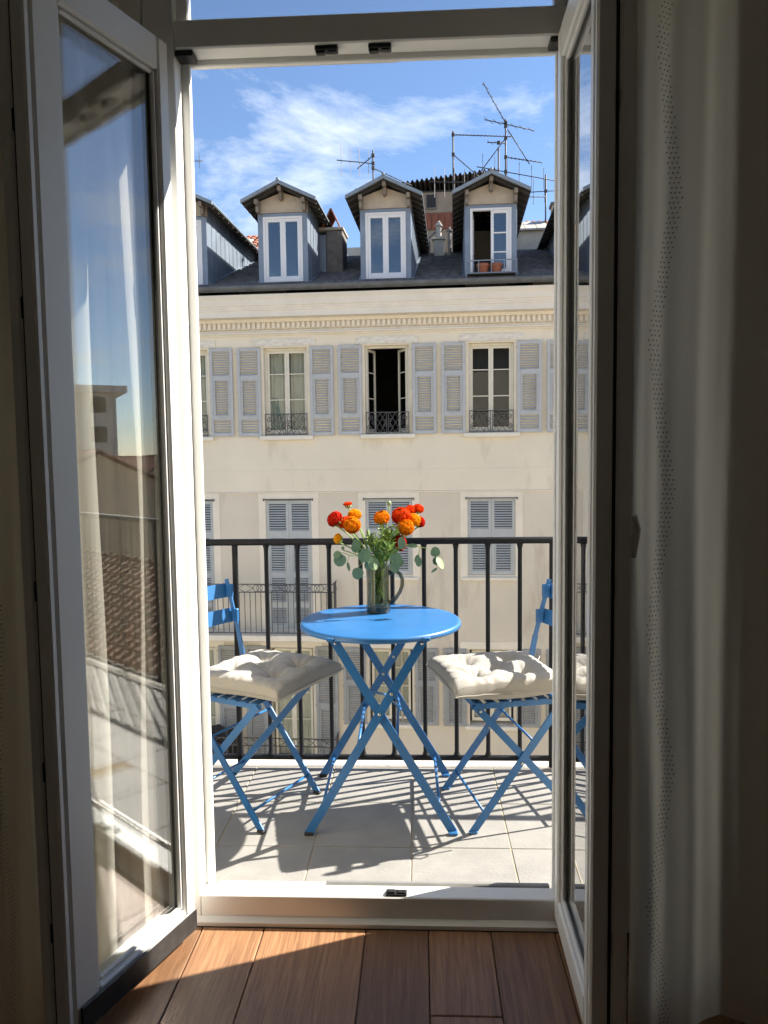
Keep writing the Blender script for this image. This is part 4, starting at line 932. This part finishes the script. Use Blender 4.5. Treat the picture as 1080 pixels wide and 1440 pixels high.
# ------------------------------------------------------------------ tufted cushions
def cushion(label, loc, ang, seed, tilt=(0, 0)):
    rr = random.Random(seed); hx, hy, T = .207, .210, .112
    tufts = [(-.42, -.40), (.42, -.40), (-.42, .40), (.42, .40), (0, 0)]
    tufts = [(a+rr.uniform(-.05, .05), b+rr.uniform(-.05, .05)) for a, b in tufts]; ph = [rr.random()*6.28 for _ in range(12)]
    def shape(a, b, top):
        u, v = 2*a-1, 2*b-1
        e = max(0.0, (1-abs(u)**2.6)*(1-abs(v)**2.6))
        k = 1-.055*(1-v*v)*abs(u)**3; k2 = 1-.055*(1-u*u)*abs(v)**3
        x, y = u*hx*k, v*hy*k2
        if top:
            z = T*.88*e**.24
            for i, (tu, tv) in enumerate(tufts):
                d = math.hypot(u-tu, v-tv); an = math.atan2(v-tv, u-tu)
                z -= .052*math.exp(-(d/.19)**1.15)
                z -= .0055*math.exp(-(d/.38)**2)*max(0, math.cos(an*5+ph[i]))**6*(1-math.exp(-(d/.08)**2))
                z += .0022*math.exp(-(d/.42)**2)*math.sin(an*9+ph[i]+2*d)*(1-math.exp(-(d/.10)**2))
            # creases that run from tufts to the rim
            edge = max(abs(u), abs(v)); s_ = (v if abs(u) > abs(v) else u)
            z += .0026*math.sin(s_*31+ph[5]+1.5*math.sin(s_*9+ph[6]))*max(0, edge-.55)*1.6*min(1, e*6)
            z += .0012*math.sin(u*17+ph[7]+2*v)*math.sin(v*15+ph[8]-u)
            return (x, y, z+.036*(1-e**.3))
        z = .036*(1-e**.30)+.006*math.sin(3*u+ph[9])*math.sin(3*v+ph[10])*(1-e)
        return (x*1.0, y*1.0, z)
    mb = MB(); n = 84; mb.grid(lambda a, b: shape(a, b, True), n, n); k0 = len(mb.v); lo = MB(); lo.grid(lambda a, b: shape(a, b, False), n, n)
    mb.add(lo.v, [f[::-1] for f in lo.f])
    o = tag(mb.build('cushion', M['cushion'], None, True, loc), label, 'cushion', 'cushions on the blue chairs'); o.rotation_euler = (tilt[0], tilt[1], ang)
    # piping seam round the rim
    pts = []
    for i in range(4*28+1):
        q = i/28; s_ = int(q) % 4; f = q-int(q)
        a, b = ((f, 0), (1, f), (1-f, 1), (0, 1-f))[s_]; p = shape(a, b, True); pts.append((p[0]*1.005, p[1]*1.005, p[2]))
    MB().tube(pts, .0028, 6, False).build('piping', M['cushion'], o, True)
    for i, (tu, tv) in enumerate(tufts):
        p = shape((tu+1)/2, (tv+1)/2, True); MB().lathe([(.0, .004), (.005, .0035), (.008, .001), (.0085, -.004)], 12).build('tuft', M['cushion'], o, True, p)
    for s_ in (-1, 1):
        t_ = MB(); x0 = hx-.01; y0 = s_*(hy-.015)
        t_.tube([(x0, y0, .03), (x0+.02, y0+s_*.01, .045), (x0+.045, y0+s_*.018, .05), (x0+.062, y0+s_*.010, .042), (x0+.05, y0-s_*.004, .03), (x0+.025, y0, .028), (x0+.006, y0, .03)], .0032, 6)
        t_.tube([(x0+.02, y0, .032), (x0+.04, y0+s_*.004, .01), (x0+.042, y0+s_*.006, -.05)], .003, 6); t_.build('tie', M['cushion'], o, True)
    return o
cushion('ecru tufted cushion on the sunlit chair right of the table, striped by back-slat shadows', (.268, 2.832, .462), RA, 3)
cushion('ecru tufted cushion on the chair next to the folded-back mirrored door leaf', (-.583, 2.832, .462), LA, 8)

# ------------------------------------------------------------------ vase and flowers
VX, VY = -.168, 2.985; DY = .135; VZ = TZ+.0002
va = thing('vase', 'smoky glass tankard vase with a handle holding the ranunculus bouquet', 'vase', (VX, VY, VZ))
vb = [(.043, .0), (.0465, .004), (.047, .02), (.0445, .05), (.0435, .10), (.0445, .15), (.0465, .194), (.0475, .200), (.0460, .2005), (.0445, .194), (.0420, .15), (.0410, .10), (.0420, .05), (.0435, .026), (.036, .020), (.0, .0185)]
vb = [(r_*1.02, h*.915) for r_, h in vb]
MB().lathe(vb, 48).build('body', M['smoke'], va, True)
MB().lathe([(0, .0006), (.042, .0006), (.0455, .005), (.0455, .018), (.035, .0175), (0, .0165)], 40).build('base', M['smokedark'], va, True)
MB().lathe([(0, .026), (.0405, .030), (.0402, .10), (.0400, .112), (.037, .1105), (0, .110)], 40).build('water', M['water'], va, True)
hp = [(.043, 0, .150), (.055, 0, .160), (.072, 0, .160), (.087, 0, .148), (.095, 0, .128), (.094, 0, .104), (.085, 0, .079), (.071, 0, .057), (.057, 0, .042), (.044, 0, .035)]
MB().tube(hp, [.010, .0085, .0075, .0075, .0075, .0075, .0075, .008, .009, .010], 12).build('handle', M['smokedark'], va, True)
HY = VY+.01
def bez(a, b, c, n=12): return [(1-t)**2*a+2*t*(1-t)*b+t*t*c for t in (i/n for i in range(n+1))]
frnd = random.Random(21)
def stem_pts(head, spread=.6):
    hx_ = head.x-VX; foot = Vector((VX-hx_*.25+frnd.uniform(-.026, .026), VY+frnd.uniform(-.028, .022), VZ+.034))
    foot.x = max(VX-.028, min(VX+.028, foot.x))
    rim = Vector((VX+max(-.032, min(.032, hx_*.3+frnd.uniform(-.016, .016))), VY+max(-.024, min(.024, (head.y-VY)*.4)), VZ+.186))
    lowp = bez(foot, (foot+rim)/2, rim, 5); mid = rim+Vector((hx_*.22, 0, (head.z-rim.z)*.62))
    return lowp[:-1]+bez(rim, mid, head, 11)
def bloom_mb(r_, seed, open_=1.0, flat=1.0):
    q = random.Random(seed); mb = MB()
    layers = 11
    for l in range(layers):
        f = l/(layers-1); rr = r_*(.74+.24*f); npet = 5+int(9*math.sin(math.pi*min(1, .15+.8*f))); lat1 = 1.50-1.95*f*open_; lat0 = lat1-.95
        for p in range(npet):
            az = 6.283*(p+.5*(l % 2))/npet+q.uniform(-.16, .16); wd = 6.283/npet*.78; tip = q.uniform(-.09, .12); rk = rr*(1+q.uniform(-.05, .05)); cur = q.uniform(.10, .26)
            V = []
            for j in range(5):
                b = j/4; lat = lat0+(lat1+tip-lat0)*b
                for i in range(5):
                    a = i/4*2-1; lt = lat-.26*a*a*b; rad = rk*(.90+cur*b*b+.05*a*a*b+.02*math.sin(5*a+p))
                    an = az+a*wd*(.55+.45*math.sin(min(1, b*1.3)*1.57)); V.append((rad*math.cos(lt)*math.cos(an), rad*math.cos(lt)*math.sin(an), rad*math.sin(lt)*flat*.92))
            mb.add(V, [(j*5+i, j*5+i+1, (j+1)*5+i+1, (j+1)*5+i) for j in range(4) for i in range(4)])
    return mb
def flower(label, px, py, rpx, y, mt, flat=1.0, lean=(0, 0, 1), op=1.0):
    y += DY; h = at_y(px, py, y); rm = rpx/F_PX*y; pts = stem_pts(h-Vector((0, 0, rm*.75)))
    o = thing('ranunculus', label, 'flower', pts[0])
    base = pts[0]; MB().tube([p-base for p in pts], [.0026]*(len(pts)-2)+[.0024, .003], 7).build('stem', M['stem'], o, True)
    bo = bloom_mb(rm, int(px*7+py), op, flat).build('bloom', mt, o, True, h-base)
    d = Vector(lean).normalized(); bo.rotation_euler = d.to_track_quat('Z', 'Y').to_euler()
    ca = MB()
    for i in range(5):
        a = 6.283*i/5; ca.tube([(0, 0, -rm*.85), (rm*.5*math.cos(a), rm*.5*math.sin(a), -rm*.78), (rm*.85*math.cos(a), rm*.85*math.sin(a), -rm*.45)], [.003, .004, .0015], 5)
    c_ = ca.build('calyx', M['stem'], o, True, h-base); c_.rotation_euler = bo.rotation_euler
    return o
flower('deep red ranunculus at the outer edge of the bouquet on the chair-and-leaf side', 470, 729, 11.5, 2.80, M['red'], .95, (-.7, -.3, .7))
flower('orange-red ranunculus tucked behind the big golden bloom', 485.5, 734, 10.5, 2.83, M['orangered'], .95, (-.3, -.2, .9))
flower('large golden ranunculus in front of the red pair', 495, 738, 12.2, 2.785, M['orange'], 1, (-.1, -.7, .6))
flower('golden ranunculus half hidden above the large golden bloom', 499, 723, 9, 2.86, M['yellow'], 1, (.1, -.3, .9))
flower('small orange ranunculus sticking up highest of all', 489, 708.5, 6, 2.88, M['orangered'], .6, (-.1, -.1, 1), .8)
flower('small yellow ranunculus hanging lowest beside the railing bar', 475, 757.5, 6.8, 2.79, M['yellow'], 1.1, (-.8, -.3, .3), .7)
flower('golden orange ranunculus standing alone above the vase mouth', 537, 727, 11.3, 2.83, M['orange'], .95, (0, -.35, .9))
flower('large orange-red ranunculus with the golden pair tucked beneath', 564, 725, 13.5, 2.90, M['orangered'], 1, (-.1, -.4, .8))
flower('golden ranunculus in front below the large orange-red bloom', 571, 741, 12, 2.865, M['orange'], 1, (.2, -.6, .6))
flower('yellow ranunculus squeezed between golden and red blooms', 582, 730, 10, 2.92, M['yellow'], 1, (.3, -.3, .8))
flower('orange-red ranunculus behind the large orange-red bloom', 578, 716, 8, 2.96, M['orangered'], .9, (.2, 0, 1))
flower('orange-red ranunculus outermost on the sunny side', 589, 714.5, 7.5, 2.97, M['orangered'], .9, (.4, -.1, .9))
flower('red ranunculus on the sunny side below the outermost bloom', 590, 733, 9, 2.95, M['red'], .95, (.6, -.2, .7))
flower('red-orange ranunculus low over the vase rim facing the sun', 563, 763, 11, 2.87, M['red'], .9, (.7, -.4, .3))
def bud(label, px, py, y, rpx=3.4):
    y += DY; h = at_y(px, py, y); rm = rpx/F_PX*y; pts = stem_pts(h-Vector((0, 0, rm))); o = thing('ranunculus_bud', label, 'flower bud', pts[0]); b = pts[0]
    MB().tube([p-b for p in pts], .0021, 6).build('stem', M['stem'], o, True); MB().lathe([(0, -rm), (rm*.8, -rm*.6), (rm, 0), (rm*.7, rm*.8), (0, rm*1.2)], 12).build('bud', M['palegreen'], o, True, h-b)
bud('closed pale bud on a tall stem between the two bloom groups', 547, 708, 2.84, 3.6); bud('tiny green bud leaning beside the hanging yellow bloom', 482, 771, 2.80, 2.6); bud('tiny green bud above the vase rim by the railing', 516, 761, 2.83, 2.6)
# grassy foliage in the middle of the bouquet
def frond(label, px, py, y, seed):
    y += DY; h = at_y(px, py, y); pts = stem_pts(h); b = pts[0]; o = thing('foliage_stem', label, 'foliage', b, group='leafy ranunculus stems in the vase')
    MB().tube([p-b for p in pts], .0022, 6).build('stem', M['stem'], o, True); q = random.Random(seed); mb = MB()
    for i in range(60):
        k = q.randint(6, len(pts)-1); p = pts[k]-b; d = Vector((q.uniform(-1, 1), q.uniform(-1, 1), q.uniform(.2, 1.2))).normalized(); l = q.uniform(.02, .05); sd = d.cross(Vector((q.uniform(-1, 1), q.uniform(-1, 1), 0)).normalized()).normalized()*.0042
        m_ = p+d*l*.6+Vector((0, 0, .004)); mb.add([p, m_-sd, p+d*l, m_+sd], [(0,1,2,3)])
    mb.build('leaves', M['stem'], o)
for i, (px, py, y) in enumerate(((530, 765, 2.82), (542, 748, 2.84), (553, 752, 2.83), (519, 758, 2.84), (548, 770, 2.80), (560, 748, 2.86), (545, 776, 2.93), (553, 780, 2.91), (536, 778, 2.95))):
    frond('feathery green leafy stem crowded among the blooms in the vase mouth', px, py, y, 50+i)
# eucalyptus sprigs: real leaves, each its own piece
def leaf_mb(rx, ry):
    mb = MB()
    def P(a, b):
        t = b*2-1; wdt = math.sqrt(max(0, 1-t*t))*(1-.12*t); u = (a*2-1)*wdt
        return (u*rx, (t+1)*ry, .10*rx*(u*u)-.18*ry*(b-.4)**2)
    return mb.grid(P, 8, 8)
def sprig(label, nodes, leaves):
    """nodes: (px,py,y) of the twig from the vase mouth outwards; leaves: (px,py,y,rpx_w,rpx_h, dir, pale)"""
    h = [at_y(p[0], p[1], p[2]+DY) for p in nodes]; rim = Vector((VX+max(-.03, min(.03, (h[0].x-VX)*.8)), VY, VZ+.186)); foot = Vector((VX+frnd.uniform(-.02, .02), VY+frnd.uniform(-.02, .02), VZ+.034))
    pts = [foot, (foot+rim)/2, rim]+h; sm = []
    for i in range(len(pts)-1):
        p0 = pts[max(i-1, 0)]; p1 = pts[i]; p2 = pts[i+1]; p3 = pts[min(i+2, len(pts)-1)]
        for k in range(5):
            t = k/5; sm.append(.5*((2*p1)+(p2-p0)*t+(2*p0-5*p1+4*p2-p3)*t*t+(-p0+3*p1-3*p2+p3)*t**3))
    sm.append(pts[-1]); o = thing('eucalyptus_sprig', label, 'sprig', foot)
    MB().tube([p-foot for p in sm], [.0022-.0012*i/len(sm) for i in range(len(sm))], 6).build('twig', M['stem'], o, True)
    for (px, py, y, rw, rh, dirv, pale) in leaves:
        y += DY; c = at_y(px, py, y); k = y/F_PX; d = Vector(dirv).normalized(); ry = rh*k; base = c-d*ry
        near = min(sm, key=lambda p: (p-base).length)
        lf = leaf_mb(rw*k, ry).build('leaf', M['palegreen'] if pale else M['euca'], o, True, base-foot)
        nrm = Vector((.25, -1, .45)) if not pale else Vector((.7, -.6, .5)); nrm = (nrm-d*nrm.dot(d)).normalized(); x = d.cross(nrm)
        mm = Matrix((x, d, nrm)).transposed(); lf.rotation_euler = mm.to_euler()
        MB().tube([near-foot, (near+base)/2-foot+Vector((0, 0, .002)), base-foot], .0011, 5).build('leaf_stalk', M['stem'], o, True)
sprig('eucalyptus sprig drooping out over the railing with one broad round leaf', [(512, 778, 2.80), (497, 782, 2.78), (484, 778, 2.77), (472, 777, 2.77)],
      [(478, 788, 2.77, 9, 9.5, (-.2, 0, -1), 0), (474, 780, 2.765, 5, 6, (-.8, 0, -.5), 0), (490, 797, 2.775, 2.2, 7, (.2, 0, -1), 0), (500.5, 768, 2.79, 6.5, 10, (.1, 0, 1), 0)])
sprig('eucalyptus sprig with a round leaf hanging against the vase shoulder', [(516, 788, 2.79), (509, 792, 2.775)],
      [(503, 806.5, 2.775, 8.2, 9, (-.1, 0, -1), 0), (513, 781, 2.775, 9, 11, (.5, 0, .9), 0), (525.5, 793, 2.765, 8, 9.5, (.3, -.2, -.8), 0), (518, 795, 2.78, 6, 7, (-.2, 0, -1), 0), (528, 797, 2.755, 3.5, 5, (.2, -.2, -1), 1)])
sprig('eucalyptus sprig with broad leaves over the vase handle', [(548, 785, 2.80), (558, 777, 2.79), (563, 768, 2.79)],
      [(557, 786, 2.785, 8.5, 9.5, (.4, 0, .8), 0), (555, 798, 2.78, 7.5, 8, (.3, 0, -.9), 0), (565, 764, 2.785, 6, 9.5, (-.1, 0, 1), 0), (562, 792, 2.79, 5, 7, (.7, 0, .5), 0)])
sprig('long eucalyptus sprig reaching far out over the table with pale sunlit leaves', [(556, 772, 2.82), (574, 766, 2.82), (588, 769, 2.82), (602, 772, 2.82), (612, 782, 2.82)],
      [(580, 767.5, 2.81, 3.2, 7.5, (-1, 0, .05), 0), (612, 776, 2.81, 7, 7.5, (0, 0, 1), 0), (588.5, 790, 2.81, 5, 7.5, (.15, 0, -1), 0), (586, 785, 2.815, 3.5, 6, (-.4, 0, -.8), 1), (619, 792, 2.80, 7, 9.5, (.5, 0, -.8), 1), (613, 789, 2.81, 5, 6, (0, 0, -1), 0), (610.5, 802, 2.81, 1.8, 5.5, (-.8, 0, -.6), 0)])
sprig('short eucalyptus sprig upright behind the alone-standing golden bloom', [(540, 775, 2.86), (542, 760, 2.87)],
      [(542, 754, 2.865, 6, 10, (.1, 0, 1), 0), (532, 772, 2.86, 5, 8, (-.5, 0, .8), 0)])
